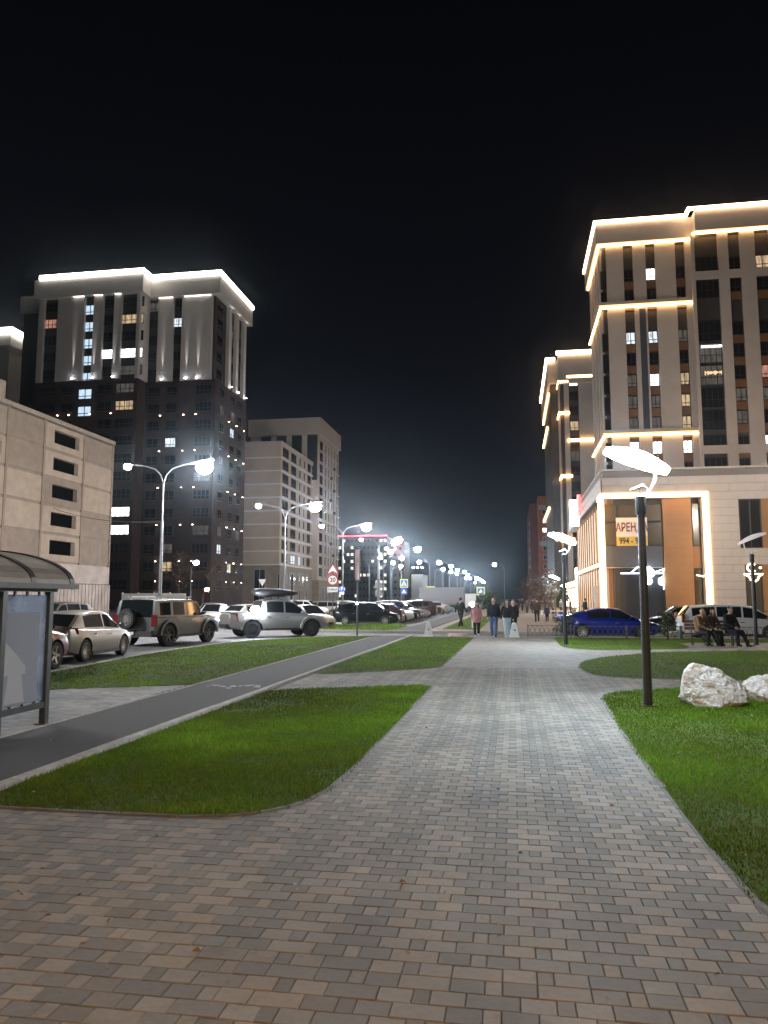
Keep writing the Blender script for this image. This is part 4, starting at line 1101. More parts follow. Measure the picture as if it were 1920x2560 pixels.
# right-hand window and door with neon
window(S, pf, (uW0 + uW1) / 2, zW0, uW1 - uW0, zW1 - zW0, 'pane_dark', 1, d=-.02, bar=.07)
fpart(S, 'orange_cladding', pf, [(uW1 + .02, uW1 + 3.4, -.06, .0, zW0, zW1)], 'orange_panel')
window(S, pf, (uD0 + uD1) / 2, .3, uD1 - uD0, zD1 - .35, 'pane_olive', 1, d=-.02, bar=.08)
fpart(S, 'orange_cladding', pf, [(uD1 + .02, uD1 + 3.4, -.06, .0, .3, zD1)], 'orange_panel')
b = MB(tuple(S.location))
def neon2(pts, r=.05): b.tube([pf.P(u, .12, z) for u, z in pts], r, 6)
cN = (uD0 + uD1) / 2
neon2([(cN - .1 + .32 * math.cos(t), pz(1421) + .27 * math.sin(t)) for t in np.linspace(.9, 5.4, 12)], .07)
b.ball(pf.P(cN + .45, .12, pz(1421)), .1)
neon2([(uD0 - .1, pz(1436)), (uD1 + .05, pz(1436))]); neon2([(uD0 - .05, pz(1437)), (uD0 + .25, pz(1443)), (uD0 + .3, pz(1449)), (uD0 + .5, pz(1455))], .07); neon2([(uD1, pz(1437)), (uD1 - .25, pz(1443)), (uD1 - .3, pz(1449)), (uD1 - .5, pz(1455))], .07)
neon2([(q3 + .0, pz(1438)), (q3 + .5, pz(1442)), (uB - .05, pz(1438))], .06)
b.build('neon_sign', 'shop_glow', S)
# street side: fins with small lights
fpart(S, 'fin_wall', psd, [(8.0, 31.5, -.9, -.6, -.1, zP + .3)], 'orange_panel')
for k in range(11):
    u = 10.5 + k * 2.0
    fpart(S, 'fin', psd, [(u, u + .45, -.6, -.02, .1, zP)], 'orange_panel')
    b = MB(tuple(S.location)); psd.box(b, u + .5, u + .58, -.3, -.1, .4, 4.0); psd.box(b, u + .5, u + .58, -.3, -.1, 4.6, zP - .3); b.build('fin_light', 'fin_glow', S)
    b = MB(tuple(S.location)); b.ball(psd.P(u + .3, .05, 4.3), .15, 6, 4); b.build('wall_light', 'led_warm', S)
b = MB(tuple(S.location)); psd.box(b, 0.5, 9.5, -.55, -.45, .3, 5.2); b.build('lit_shop_front', 'front_glow', S)
for u in (1.5, 3.4, 5.3, 7.2, 9.0): fpart(S, 'mullion', psd, [(u, u + .12, -.44, -.36, .1, 5.2)], 'steel_dark')
wall_part(S, 'side_core', [(p0 + .9, p0 + 1.2, PY + 24, PY + 34, 5.2, PH)], 'tile_joint')
# signs on the street side
sgx = p0 - .25
b = MB(tuple(S.location)); zt = zP + 1.55
b.tube([psd.P(18.2, .35, zt + .5), psd.P(17.6, .35, zt - .6), psd.P(19.4, .35, zt - .6)], .16, 6); b.tube([psd.P(18.6, .35, zt + .8), psd.P(18.4, .35, zt - 1.2)], .2, 6); b.build('logo_sign', 'sign_red', S)
b = MB(tuple(S.location)); psd.box(b, 13.8, 14.4, .02, .9, zP - .2, zP + 2.4); b.build('blade_sign', 'sign_white', S)
b = MB(tuple(S.location)); c = psd.P(9.0, .9, 5.9); b.lathe([(.02, -.1), (.95, -.1), (.95, .1), (.02, .1)], axis='z', n=20); 
b.v = [(x + c[0] - S.location.x, z + c[1] - S.location.y, y + c[2] - S.location.z) for x, y, z in b.v]; b.build('round_sign', 'sign_green', S)
# railings by the shop wall
RL = thing('ramp_railing', 'black metal railing along the foot of the shop wall', 'railing', (p0 + 3, PY - 3, -.1))
b = MB()
b.tube([(0, 0, 1.0), (16, 0, 1.0)], .03, 6); b.build('rail', 'steel_dark', RL)
for k in range(41):
    q = MB(); q.tube([(k * .4, 0, 0), (k * .4, 0, .99)], .022, 5)
    if ('bal',) not in _winmesh: q = MB(); q.tube([(0, 0, 0), (0, 0, .99)], .022, 5); _winmesh[('bal',)] = q.mesh('baluster'); _winmesh[('bal',)].materials.append(MATS['steel_dark'])
    link('baluster', _winmesh[('bal',)], None, RL, (k * .4, 0, 0))
# terrace lights of the cafes farther down the promenade
rr = random.Random(12)
CF = thing('cafe_front', 'warm lit cafe fronts at the foot of the farther tower', 'shop', (9.3, 112, 0))
b = MB((9.3, 112, 0)); b.box(9.3, 12, 112, 148, 0, 4.4); b.build('wall', 'rust_wall', CF)
for k in range(7):
    y = 114 + k * 4.8
    b = MB((9.3, 112, 0)); b.box(9.18, 9.28, y, y + 1.6, .4, 3.2); b.build('lit_window', 'front_glow', CF)
    b = MB((9.3, 112, 0)); b.ball((8.9, y + .8, 3.9), .32, 8, 5); b.build('globe_lamp', 'globe_warm', CF)
# floodlights added unseen behind the shop block's parapet to brighten the warm tower
for k in range(5):
    x = r0 + 2 + k * 6.0
    q = MB((x, 84, PH)); q.box(x - .3, x + .3, 83.8, 84.2, PH, PH + .45)
    o = q.build('added_floodlight', 'steel_dark', W1); o.location = (x - W1.location.x, 84 - W1.location.y, PH - W1.location.z)
    spot('added_flood', (x, 84.3, PH + .5), (0, 1, 1.15), 2100, 95, (1, .76, .60), W1, .9, .3)
# ================================================================== LAMPS
MATS['lens_cold'].node_tree.nodes["Principled BSDF"].inputs["Emission Strength"].default_value = 1150.0
emat('lens_half', (1.0, .97, .92), 500.0)
emat('lens_far', (0.84, 0.93, 1.0), 420.0)
emat('lens_back', (1.0, 0.60, 0.32), 900.0)
emat('lens_side', (1.0, 0.84, 0.68), 680.0)
emat('lens_orange', (1.0, 0.55, 0.22), 90.0)
_lamp = {}
def lamp_head(lens, k=1.0):
    key = ('head', lens, k)
    if key not in _lamp:
        h = MB()    # housing: flat shell over the bowl, arm socket at -x
        pr = [(-.42, .05, .035), (-.30, .13, .06), (0, .18, .075), (.3, .17, .07), (.48, .09, .04)]
        vs, fs = [], []
        for x, w, t in pr: vs += [(x * k, -w * k, 0), (x * k, -w * .7 * k, t * k), (x * k, w * .7 * k, t * k), (x * k, w * k, 0)]
        for i in range(4):
            a = i * 4; fs += [(a, a + 4, a + 5, a + 1), (a + 1, a + 5, a + 6, a + 2), (a + 2, a + 6, a + 7, a + 3), (a + 3, a + 7, a + 4, a)]
        fs += [(0, 1, 2, 3), (16, 19, 18, 17)]
        h.add(vs, fs)
        b = MB(); b.ball((.10 * k, 0, -.20 * k), (.29 * k, .29 * k, .24 * k), 14, 9)     # bowl swollen to a glowing ball to mimic lamp glare
        b.v = [(x, y, min(z, -.004)) for x, y, z in b.v]
        _lamp[key] = (h.mesh('lamp_head', 40), b.mesh('lens', 180))
        _lamp[key][0].materials.append(MATS['steel']); _lamp[key][1].materials.append(MATS[lens])
    return _lamp[key]
def street_lamp(x, y, label, h=8.8, arms=((1, 2.2), (-1, 2.1)), rz=0.0, lens='lens_cold', group=None, k=1.55, z=-.12, r=.11, dim_left=True):
    t = thing('street_lamp', label, 'street lamp', (x, y, z), rz, group)
    key = ('pole', round(h, 1), arms, r)
    if key not in _lamp:
        b = MB(); b.tube([(0, 0, 0), (0, 0, .5), (0, 0, .52), (0, 0, h * .68), (0, 0, h * .685), (0, 0, h - .9)], [r * 1.25, r * 1.25, r, r * .72, r * .5, r * .42], 10)
        a = MB()
        for s, L in arms:
            a.tube([(0, 0, h - 1.0), (s * .04, 0, h - .6), (s * .18, 0, h - .25), (s * .5, 0, h + .08), (s * L * .5, 0, h + .26), (s * (L - .38), 0, h + .38)], [r * .42, r * .4, r * .36, r * .33, r * .3, r * .28], 7)
        _lamp[key] = (b.mesh('pole', 40), a.mesh('arm', 40)); _lamp[key][0].materials.append(MATS['steel']); _lamp[key][1].materials.append(MATS['steel'])
    link('pole', _lamp[key][0], None, t); link('arm', _lamp[key][1], None, t)
    for s, L in arms:
        hm, lm = lamp_head(lens, k) if s > 0 or len(arms) < 2 or not dim_left else lamp_head('lens_half', .7)
        o = link('lamp_head', hm, None, t, (s * L, 0, h + .40)); o.rotation_euler = (0, R(-8) * 1, 0 if s > 0 else math.pi)
        link('lens', lm, None, o)
    return t
GL = 'double-arm street lamps along the parking road'
for i, (x, y) in enumerate([(-19.2, 40), (-17.4, 57.5), (-16.7, 75), (-16.2, 93), (-16.0, 111)]):
    street_lamp(x, y, f'tall grey double-arm street lamp, {ORD[i]} from the camera along the car park road', group=GL, h=8.8 if i else 9.0)
street_lamp(-27.5, 22, 'tall double-arm street lamp off to the left across the road', group=GL, dim_left=False)
street_lamp(17.5, 46, 'tall street lamp past the right edge, on the cross street by the shops', arms=((-1, 2.0),), lens='lens_side', group=GL)
street_lamp(6.0, -8.5, 'single-arm street lamp behind the viewpoint shining over the paved walk', arms=((-1, 2.2),), lens='lens_back', group=GL)
# the lone lamp on the promenade side and the many small ones down the avenue
far = [(1238, 1409, -1), (1100, 1404, -1), (1106, 1421, 1), (1126, 1413, 1), (1125, 1427, 1), (1145, 1423, -1), (1141, 1432, 1), (1160, 1428, 1), (1171, 1435, -1), (1164, 1443, 1), (1174, 1445, 1), (1187, 1455, 1), (1192, 1443, -1),
       (1199, 1446, -1), (1206, 1451, -1), (1211, 1454, -1), (983, 1353, 1), (948, 1391, 1), (973, 1376, 1), (981, 1404, 1), (1002, 1392, 1), (1000, 1413, 1), (1051, 1402, -1)]
far.sort(key=lambda q: q[0])
for i, (px, py, s) in enumerate(far):
    D = min(7.6 * FPX / (1496 - py), 420)
    x, z = at_y(px, py, D)
    h = min(max(z + .12 - .4, 5.0), 10.5)
    street_lamp(x - s * 1.9, D, f'distant street lamp on the avenue, {ORD[i] if i < len(ORD) else "last"} from the left in the row of far lights', h=h, arms=((s, 1.9),), lens='lens_far', group='distant street lamps of the avenue', k=1.35, r=.13)
# warm sodium lamp by the dark tower and yard lamp
street_lamp(*[x_at(481, 90), 90][:2], 'short yard lamp glowing yellowish white in front of the dark tower', h=z_at(486, 1402, 90) - .3, arms=((1, .5),), lens='lens_dim', k=1.2)
street_lamp(x_at(512, 95), 95, 'low orange yard lamp behind the queue of cars', h=z_at(514, 1470, 95) - .3, arms=((1, .4),), lens='lens_orange', k=1.0)

# park lamps: dark post, small projector; the leaf reflector above emits its reflected light itself
def park_lamp(x, y, rz, label, glow='leaf_glow', leaf_tilt=-20, H=3.44, group='leaf-shaped park lamps'):
    t = thing('park_lamp', label, 'park lamp', (x, y, 0), rz, group)
    b = MB(); b.tube([(0, 0, -.02), (0, 0, .03)], .11, 12); b.tube([(0, 0, .03), (0, 0, H - .28)], [.075, .062], 14); b.build('post', 'pole_paint', t, 40)
    b = MB(); b.lathe([(.01, H - .30), (.075, H - .30), (.088, H - .27), (.088, H), (.06, H + .02), (.01, H + .02)], n=14); b.build('collar', 'pole_paint', t, 40)
    b = MB(); b.tube([(0, 0, H), (0, 0, H + .14)], .02, 8); b.tube([(-.16, 0, H + .11), (.06, 0, H + .19)], [.022, .03], 8); b.tube([(.06, 0, H + .19), (.12, 0, H + .13), (.10, 0, H + .02)], .014, 6); b.build('projector', 'white_paint', t, 40)
    b = MB(); b.tube([(.08, 0, H), (.17, 0, H + .1), (.24, 0, H + .26), (.27, 0, H + .42), (.29, 0, H + .56)], [.02, .018, .022, .03, .05], 8); b.build('stem', 'white_paint', t, 40)
    # leaf: tapered, slightly folded blade
    n = 12; vs, fs = [], []
    L0, L1 = -.70, .40
    for i in range(n + 1):
        s = i / n; u = L0 + (L1 - L0) * s
        w = .165 * math.sin(math.pi * (.09 + .82 * s)) ** .8 + .02
        zz = .05 * math.sin(math.pi * s) - .06 * (s - .5) ** 2
        vs += [(u, -w, zz + .02), (u, 0, zz - .055 * math.sin(math.pi * s)), (u, w, zz + .02), (u, 0, zz + .045)]
    for i in range(n):
        a = i * 4; fs += [(a + k, a + (k + 1) % 4, a + 4 + (k + 1) % 4, a + 4 + k) for k in range(4)]
    fs += [(3, 2, 1, 0), (n * 4, n * 4 + 1, n * 4 + 2, n * 4 + 3)]
    b = MB(); b.add(vs, fs)
    o = b.build('reflector_leaf', glow, t, 50, loc=(.10, 0, H + .55)); o.rotation_euler = (R(-38), R(-leaf_tilt), 0)
    return t
MATS['leaf_glow'].node_tree.nodes["Principled BSDF"].inputs["Emission Strength"].default_value = 600.0
emat('leaf_dim', (.62, .22, .13), .22)  # faint emission puts the projector's light into the leaf colour
park_lamp(2.13, 13.3, R(6), 'dark park lamp post with a glowing white leaf reflector, nearest in view')
park_lamp(1.95, 30.5, R(6), 'second dark park lamp post with a glowing leaf, by the end of the fence')
park_lamp(9.13, 31.7, R(150), 'dark park lamp post by the bench with a faintly glowing reddish leaf', glow='leaf_dim')
park_lamp(4.6, 88, R(0), 'third lit leaf park lamp, small, far down the promenade')
# ================================================================== CARS
def interp(pts, x):
    if x <= pts[0][0]: return pts[0][1]
    for (a, b), (c, d) in zip(pts, pts[1:]):
        if x <= c:
            t = (x - a) / (c - a); return b + (d - b) * t
    return pts[-1][1]
_car = {}
def wheel_meshes(r, w, spokes, rim):
    key = ('wheel', r, w, spokes, rim)
    if key in _car: return _car[key]
    k = .66 * r
    b = MB(); b.lathe([(k, -w / 2), (r * .93, -w / 2), (r, -w / 2 + .035), (r, w / 2 - .035), (r * .93, w / 2), (k, w / 2), (k, -w / 2)], 'x', 24)
    ty = b.mesh('tyre', 40); ty.materials.append(MATS['tyre'])
    b = MB(); xo = w / 2 - .02
    b.lathe([(k, xo + .012), (k * .93, xo + .012), (k * .88, xo - .03), (k * .88, -w * .3)], 'x', 24)
    for i in range(spokes):
        t = 2 * math.pi * i / spokes; wd = .32 * k / max(1, spokes / 5)
        d = Vector((0, math.cos(t), math.sin(t))); e_ = Vector((0, -math.sin(t), math.cos(t))); ps = []
        for rr_, ww, xx in ((.12 * k, wd * .6, xo - .015), (.93 * k, wd * .38, xo)):
            for sx_, off in ((1, 0), (1, -.035), (-1, -.035), (-1, 0)):
                q = d * rr_ + e_ * ww * sx_; ps.append((xx + off, q.y, q.z))
        b.add(ps, [(0, 1, 2, 3), (4, 7, 6, 5), (0, 4, 5, 1), (1, 5, 6, 2), (2, 6, 7, 3), (3, 7, 4, 0)])
    b.lathe([(.005, xo + .01), (.13 * k, xo + .008), (.16 * k, xo - .02)], 'x', 10)
    b.lathe([(.005, xo - .075), (.88 * k, xo - .075)], 'x', 16, mi=1)
    ri = b.mesh('rim', 40); ri.materials.append(MATS[rim]); ri.materials.append(MATS['black_plastic'])
    _car[key] = (ty, ri); return _car[key]

def loft(stations, half):
    """stations: list of y; half(y) -> list of (x,z) from bottom centre round to top centre; returns full-ring MB data"""
    rings = []
    for y in stations:
        h = half(y)
        ring = [(x, y, z) for x, z in h] + [(-x, y, z) for x, z in reversed(h[1:-1])]
        rings.append(ring)
    return rings

def car(name, label, spec, x, y, heading, colour, z=-.12, group=None, lights=False, extra=None):
    S_ = spec
    L, W, H = S_['L'], S_['W'], S_['H']
    hw = W / 2; gc = S_.get('gc', .2); r = S_.get('r', .33); boxy = S_.get('boxy', 0)
    yf, yr = S_['yf'], S_['yr']     # wheel centres
    t = thing(name, label, 'car', (x, y, z), -R(heading), group)
    key = ('body', S_['id'])
    if key not in _car:
        top = S_['top']
        rnd = .16 if not boxy else .06
        def plan(yy):
            s = abs(yy) / (L / 2); return hw * (1 - rnd * max(0, (s - .62) / .38) ** 2.2)
        def botz(yy):
            s = abs(yy) / (L / 2); return gc + (.13 if not boxy else .10) * max(0, (s - .72) / .28) ** 1.5
        def half(yy):
            zt, zb, w = interp(top, yy), botz(yy), plan(yy)
            h = zt - zb; c = .018 if boxy else .04
            e1 = .985 if boxy else .93
            return [(0, zb), (w * .86, zb), (w * .965, zb + .05), (w * .995, zb + h * .30), (w, zb + h * .52), (w * (.99 if not boxy else 1), zb + h * .74), (w * (e1 + .03 if not boxy else .99), zt - .06), (w * (e1 - .04 if not boxy else .95), zt - .008), (w * .5, zt + c * .7), (0, zt + c)]
        ys = sorted(set([-L / 2, -L / 2 + .04, -L / 2 + .14, -L / 2 + .3, L / 2 - .3, L / 2 - .14, L / 2 - .04, L / 2] + [p[0] for p in top if -L / 2 < p[0] < L / 2] + list(np.linspace(-L / 2 + .4, L / 2 - .4, 16))))
        rings = loft(ys, half)
        # nose and tail are rounded: pull the end rings in
        def endshape(ring, f):
            zc = sum(p[2] for p in ring) / len(ring); return [(p[0] * (1 - .05 * f), p[1], zc + (p[2] - zc) * (1 - .22 * f)) for p in ring]
        if not boxy:
            rings[0] = endshape(rings[0], 1); rings[-1] = endshape(rings[-1], 1); rings[1] = endshape(rings[1], .4); rings[-2] = endshape(rings[-2], .4)
        n = len(rings[0]); vs = [p for rg in rings for p in rg]; fs = []
        for i in range(len(rings) - 1):
            for k in range(n): a, b_ = i * n + k, i * n + (k + 1) % n; fs.append((a, a + n, b_ + n, b_))
        fs.append(tuple(range(n))); fs.append(tuple(range(len(vs) - 1, len(vs) - n - 1, -1)))
        b = MB(); b.add(vs, fs)
        me = b.mesh('body'); me.materials.append(MATS[colour]); me.materials.append(MATS['black_plastic'])
        bm = bmesh.new(); bm.from_mesh(me); bmesh.ops.recalc_face_normals(bm, faces=bm.faces[:]); bm.to_mesh(me); bm.free()
        ob = bpy.data.objects.new('tmp', me); COL.objects.link(ob)
        cut = MB()
        for yy in (yf, yr):
            cut.lathe([(.001, -hw - .2), (r * 1.17, -hw - .2), (r * 1.17, -hw + .3), (.001, -hw + .3)], 'x', 28, (0, yy, r)); cut.lathe([(.001, hw - .3), (r * 1.17, hw - .3), (r * 1.17, hw + .2), (.001, hw + .2)], 'x', 28, (0, yy, r))
        cm = cut.mesh('cut'); cm.materials.append(MATS['black_plastic'])
        bm = bmesh.new(); bm.from_mesh(cm); bmesh.ops.remove_doubles(bm, verts=bm.verts[:], dist=.002); bmesh.ops.recalc_face_normals(bm, faces=bm.faces[:]); bm.to_mesh(cm); bm.free()
        co = bpy.data.objects.new('tmpc', cm); COL.objects.link(co)
        md = ob.modifiers.new('b', 'BOOLEAN'); md.object = co; md.operation = 'DIFFERENCE'; md.solver = 'EXACT'; md.material_mode = 'TRANSFER'
        dg = bpy.context.evaluated_depsgraph_get()
        res = bpy.data.meshes.new_from_object(ob.evaluated_get(dg)); res.name = 'body'
        bpy.data.objects.remove(ob); bpy.data.objects.remove(co)
        if not res.materials: res.materials.append(MATS[colour]); res.materials.append(MATS['black_plastic'])
        res.polygons.foreach_set('use_smooth', [True] * len(res.polygons)); res.set_sharp_from_angle(angle=R(32))
        _car[key] = res
        # greenhouse
        roof = S_['roof']           # [(y,z)...] front base -> rear base (descending y)
        belt = lambda yy: interp(top, yy) - .012
        yfb, yrb = roof[0][0], roof[-1][0]
        zr = lambda yy: interp([(-a, b_) for a, b_ in roof], -yy)
        wb, wr = S_.get('wb', .90) * hw, S_.get('wr', .70) * hw
        pil = S_['pillars']         # y of stations that separate side panes, descending, with flag of what follows: glass/body
        st = sorted(set([p[0] for p in roof] + [p[0] for p in pil] + [yfb * .62 + roof[1][0] * .38]), reverse=True)
        hm = H - min(belt(yfb), belt(yrb))
        RG = []
        for yy in st:
            bz, tz = belt(yy), max(zr(yy), belt(yy) + .015); hh = tz - bz
            wx = lambda zz: wb - (wb - wr) * min(1, max(0, (zz - bz)) / hm)
            e2 = .06 * min(1, hh / .4)
            RG.append([(wb, bz), (wx(bz + hh * .10), bz + hh * .10), (wx(bz + hh * .84), bz + hh * .84), (wx(tz - e2 * .4) - .01, tz - e2 * .4), (wx(tz) * .86, tz + .004), (0, tz + .03 * min(1, hh / .3))])
        parts = {'cabin': MB(), 'windscreen': MB(), 'rear_window': MB()}
        sidew = []
        def kind(yy):
            f = False
            for p in pil:
                if yy < p[0] - 1e-6: pass
                if yy <= p[0] + 1e-6: f = p[1]
            return f
        ywt, yrt = roof[1][0], roof[-2][0]
        for i in range(len(st) - 1):
            ya, yb = st[i], st[i + 1]; A, B = RG[i], RG[i + 1]; mid = (ya + yb) / 2
            front, rear = mid > ywt, mid < yrt and S_.get('rearglass', True)
            for s in (1, -1):
                for j in range(5):
                    q = [(s * A[j][0], ya, A[j][1]), (s * A[j + 1][0], ya, A[j + 1][1]), (s * B[j + 1][0], yb, B[j + 1][1]), (s * B[j][0], yb, B[j][1])]
                    if s < 0: q = q[::-1]
                    if j == 1 and kind(mid) == 'g':
                        w_ = MB(); w_.add(q, [(0, 1, 2, 3)]); sidew.append((kind(mid), w_))
                    elif j >= 4 and front or (j == 3 and front and False): parts['windscreen'].add(q, [(0, 1, 2, 3)])
                    elif j >= 4 and rear: parts['rear_window'].add(q, [(0, 1, 2, 3)])
                    else: parts['cabin'].add(q, [(0, 1, 2, 3)])
        # close front and back of the greenhouse
        for ring, yy, fl in ((RG[0], st[0], 0), (RG[-1], st[-1], 1)):
            vs = [(x_, yy, z_) for x_, z_ in ring] + [(-x_, yy, z_) for x_, z_ in reversed(ring[:-1])]
            parts['cabin'].add(vs, [tuple(range(len(vs)))])
        out = []
        for kx, b in parts.items():
            if not b.v: continue
            me = b.mesh(kx); bm = bmesh.new(); bm.from_mesh(me); bmesh.ops.remove_doubles(bm, verts=bm.verts[:], dist=.0005); bmesh.ops.recalc_face_normals(bm, faces=bm.faces[:]); bm.to_mesh(me); bm.free()
            me.polygons.foreach_set('use_smooth', [True] * len(me.polygons)); me.set_sharp_from_angle(angle=R(30))
            me.materials.append(MATS[colour if kx == 'cabin' else 'car_glass']); out.append((kx, me))
        for _, b in sidew:
            me = b.mesh('side_window'); me.materials.append(MATS['car_glass']); out.append(('side_window', me))
        _car[('cabin', S_['id'])] = out
        # details
        det = []
        def dm(nm, b, m, sm=None): me = b.mesh(nm, sm); me.materials.append(MATS[m]); det.append((nm, me))
        zf, zb_ = interp(top, L / 2 - .15), interp(top, -L / 2 + .12)
        hl = S_.get('hl', .30)
        for s in (1, -1):
            b = MB(); ww = hw * .84; yy = L / 2
            b.hexa([(s * ww, yy - .42, zf - .24), (s * ww * .52, yy - .03, zf - .27), (s * ww * .50, yy - .16, zf - .26), (s * ww * .9, yy - .5, zf - .22), (s * ww * 1.06, yy - .46, zf - .06), (s * ww * .55, yy - .07, zf - .12), (s * ww * .5, yy - .2, zf - .1), (s * ww * .9, yy - .55, zf - .06)])
            if boxy: b = MB(); b.lathe([(.005, 0), (.10, 0), (.12, -.03), (.12, -.08)], 'x', 14); b.v = [(s * hw * .72 + y_, L / 2 + .015 + x_, zf - .2 + z_) for x_, y_, z_ in b.v]
            dm('headlight', b, 'lamp_clear', 40)
            b = MB(); th_ = S_.get('tail_h', .17); tz = S_.get('tail_z', zb_ - .13)
            b.hexa([(s * hw * .99, -L / 2 + .40, tz - th_ / 2), (s * hw * .62, -L / 2 - .004, tz - th_ / 2 + .02), (s * hw * .62, -L / 2 + .1, tz - th_ / 2), (s * hw * .9, -L / 2 + .4, tz - th_ / 2),
                    (s * hw * .975, -L / 2 + .36, tz + th_ / 2), (s * hw * .64, -L / 2 + .02, tz + th_ / 2), (s * hw * .62, -L / 2 + .12, tz + th_ / 2), (s * hw * .9, -L / 2 + .4, tz + th_ / 2)])
            if S_.get('tail_box'): b = MB(); x0, x1 = sorted((s * hw * .80, s * hw * 1.012)); b.box(x0, x1, -L / 2 - .015, -L / 2 + .10, tz - th_ / 2, tz + th_ / 2)
            dm('tail_light', b, 'tail_red', 40)
            b = MB(); my = S_['roof'][0][0] - .42; mz = interp(top, my) + .06; b.tube([(s * hw * .93, my, mz - .02), (s * (hw + .05), my, mz)], .02, 5); b.ball((s * (hw + .12), my + .02, mz + .05), (.10, .06, .075), 8, 5)
            dm('mirror', b, 'black_plastic' if S_.get('dark_mirror') else colour, 180)
            for yy in S_.get('handles', (.25, -.75)):
                b = MB(); zz = interp(top, yy) - .16; x0, x1 = sorted((s * hw * .985, s * (hw + .018))); b.box(x0, x1, yy - .11, yy + .07, zz - .016, zz + .016); dm('door_handle', b, 'chrome')
            b = MB(); x0, x1 = sorted((s * hw * .97, s * hw * 1.006)); b.box(x0, x1, yr + r * 1.2, yf - r * 1.2, gc - .01, gc + .09); dm('sill', b, 'black_plastic')
        b = MB(); b.box(-hw * .42, hw * .42, L / 2 - .10, L / 2 - .006 if not boxy else L / 2 + .02, zf - .30, zf - .14); dm('grille', b, 'black_plastic')
        b = MB(); b.box(-hw * .62, hw * .62, L / 2 - .12, L / 2 + .004, gc + .10, gc + .24); dm('air_intake', b, 'black_plastic')
        b = MB(); b.box(-.26, .26, L / 2 - .02, L / 2 + .022, gc + .26, gc + .37); dm('number_plate', b, 'plate_white')
        b = MB(); b.box(-.26, .26, -L / 2 - .022, -L / 2 + .02, gc + S_.get('rplate', .40), gc + S_.get('rplate', .40) + .11); dm('number_plate', b, 'plate_white')
        b = MB(); b.box(-hw * .8, hw * .8, -L / 2 - .012, -L / 2 + .12, gc + .06, gc + .2); dm('bumper_trim', b, 'black_plastic')
        _car[('det', S_['id'])] = det
    def put(nm, me, m=None):
        o = link(nm, me, None, t)
        if m: set_mat(o, m)
        return o
    put('body', _car[key], colour)
    for nm, me in _car[('cabin', S_['id'])]: put(nm, me, colour if nm == 'cabin' else None)
    for nm, me in _car[('det', S_['id'])]:
        put(nm, me, 'head_light' if (nm == 'headlight' and lights) else (colour if nm == 'mirror' and not S_.get('dark_mirror') else None))
    ty, ri = wheel_meshes(r, S_.get('ww', .21), S_.get('spokes', 10), S_.get('rim', 'rim_silver'))
    for yy in (yf, yr):
        for s in (1, -1):
            o = link('wheel', ty, None, t, (s * (hw - S_.get('ww', .21) / 2 - S_.get('inset', .015)), yy, r), 0 if s > 0 else math.pi)
            link('rim', ri, None, o)
    if extra: extra(t, colour)
    return t
g_, bd = 'g', 'b'
SEDAN = dict(id='sedan', L=4.6, W=1.76, H=1.46, yf=1.36, yr=-1.32, top=[(-2.3, .98), (-2.2, 1.03), (-1.6, 1.06), (-.9, .95), (.75, .92), (1.2, .90), (2.0, .76), (2.25, .66), (2.3, .60)],
             roof=[(1.25, .90), (.42, 1.42), (0, 1.46), (-.7, 1.44), (-1.15, 1.36), (-1.85, 1.06)], pillars=[(1.0, g_), (.02, bd), (-.06, g_), (-1.02, bd)], r=.315, gc=.19)
HATCH = dict(id='hatch', L=4.35, W=1.77, H=1.48, yf=1.36, yr=-1.28, top=[(-2.175, 1.02), (-2.1, 1.05), (-1.5, .99), (-.9, .96), (.75, .92), (1.2, .90), (1.9, .78), (2.12, .68), (2.175, .6)],
             roof=[(1.22, .90), (.42, 1.43), (0, 1.48), (-.8, 1.46), (-1.45, 1.38), (-2.05, 1.04)], pillars=[(1.0, g_), (.05, bd), (-.03, g_), (-1.25, bd)], r=.33, gc=.19, spokes=10)
SUV = dict(id='suv', L=4.55, W=1.85, H=1.70, yf=1.40, yr=-1.32, top=[(-2.27, 1.12), (-2.15, 1.16), (-1.5, 1.10), (-.9, 1.06), (.8, 1.03), (1.25, 1.02), (2.0, .92), (2.2, .80), (2.27, .70)],
           roof=[(1.25, 1.02), (.5, 1.60), (.1, 1.68), (-.9, 1.68), (-1.7, 1.58), (-2.15, 1.14)], pillars=[(1.0, g_), (.08, bd), (0, g_), (-.95, bd), (-1.05, g_), (-1.6, bd)], r=.365, gc=.24, spokes=5, tail_h=.2)
VAN = dict(id='minivan', L=4.7, W=1.75, H=1.60, yf=1.42, yr=-1.40, top=[(-2.35, 1.0), (-2.25, 1.03), (-1.4, 1.0), (.8, .93), (1.5, .90), (2.1, .80), (2.3, .68), (2.35, .6)],
           roof=[(1.75, .87), (.75, 1.50), (.2, 1.59), (-1.0, 1.58), (-1.95, 1.50), (-2.28, 1.0)], pillars=[(1.45, g_), (.32, bd), (.24, g_), (-.82, bd), (-.9, g_), (-1.9, bd)], r=.32, gc=.18, spokes=7, tail_h=.42, tail_z=.98, tail_box=True, wr=.76)
COUPE = dict(id='fastback', L=4.5, W=1.8, H=1.42, yf=1.38, yr=-1.32, top=[(-2.25, 1.0), (-2.1, 1.04), (-1.5, .99), (-.9, .93), (.75, .90), (1.2, .88), (1.9, .74), (2.2, .64), (2.25, .58)],
             roof=[(1.25, .88), (.4, 1.37), (0, 1.42), (-.6, 1.40), (-1.1, 1.30), (-2.0, 1.04)], pillars=[(.98, g_), (.0, bd), (-.08, g_), (-1.05, bd)], r=.33, gc=.17, spokes=9)
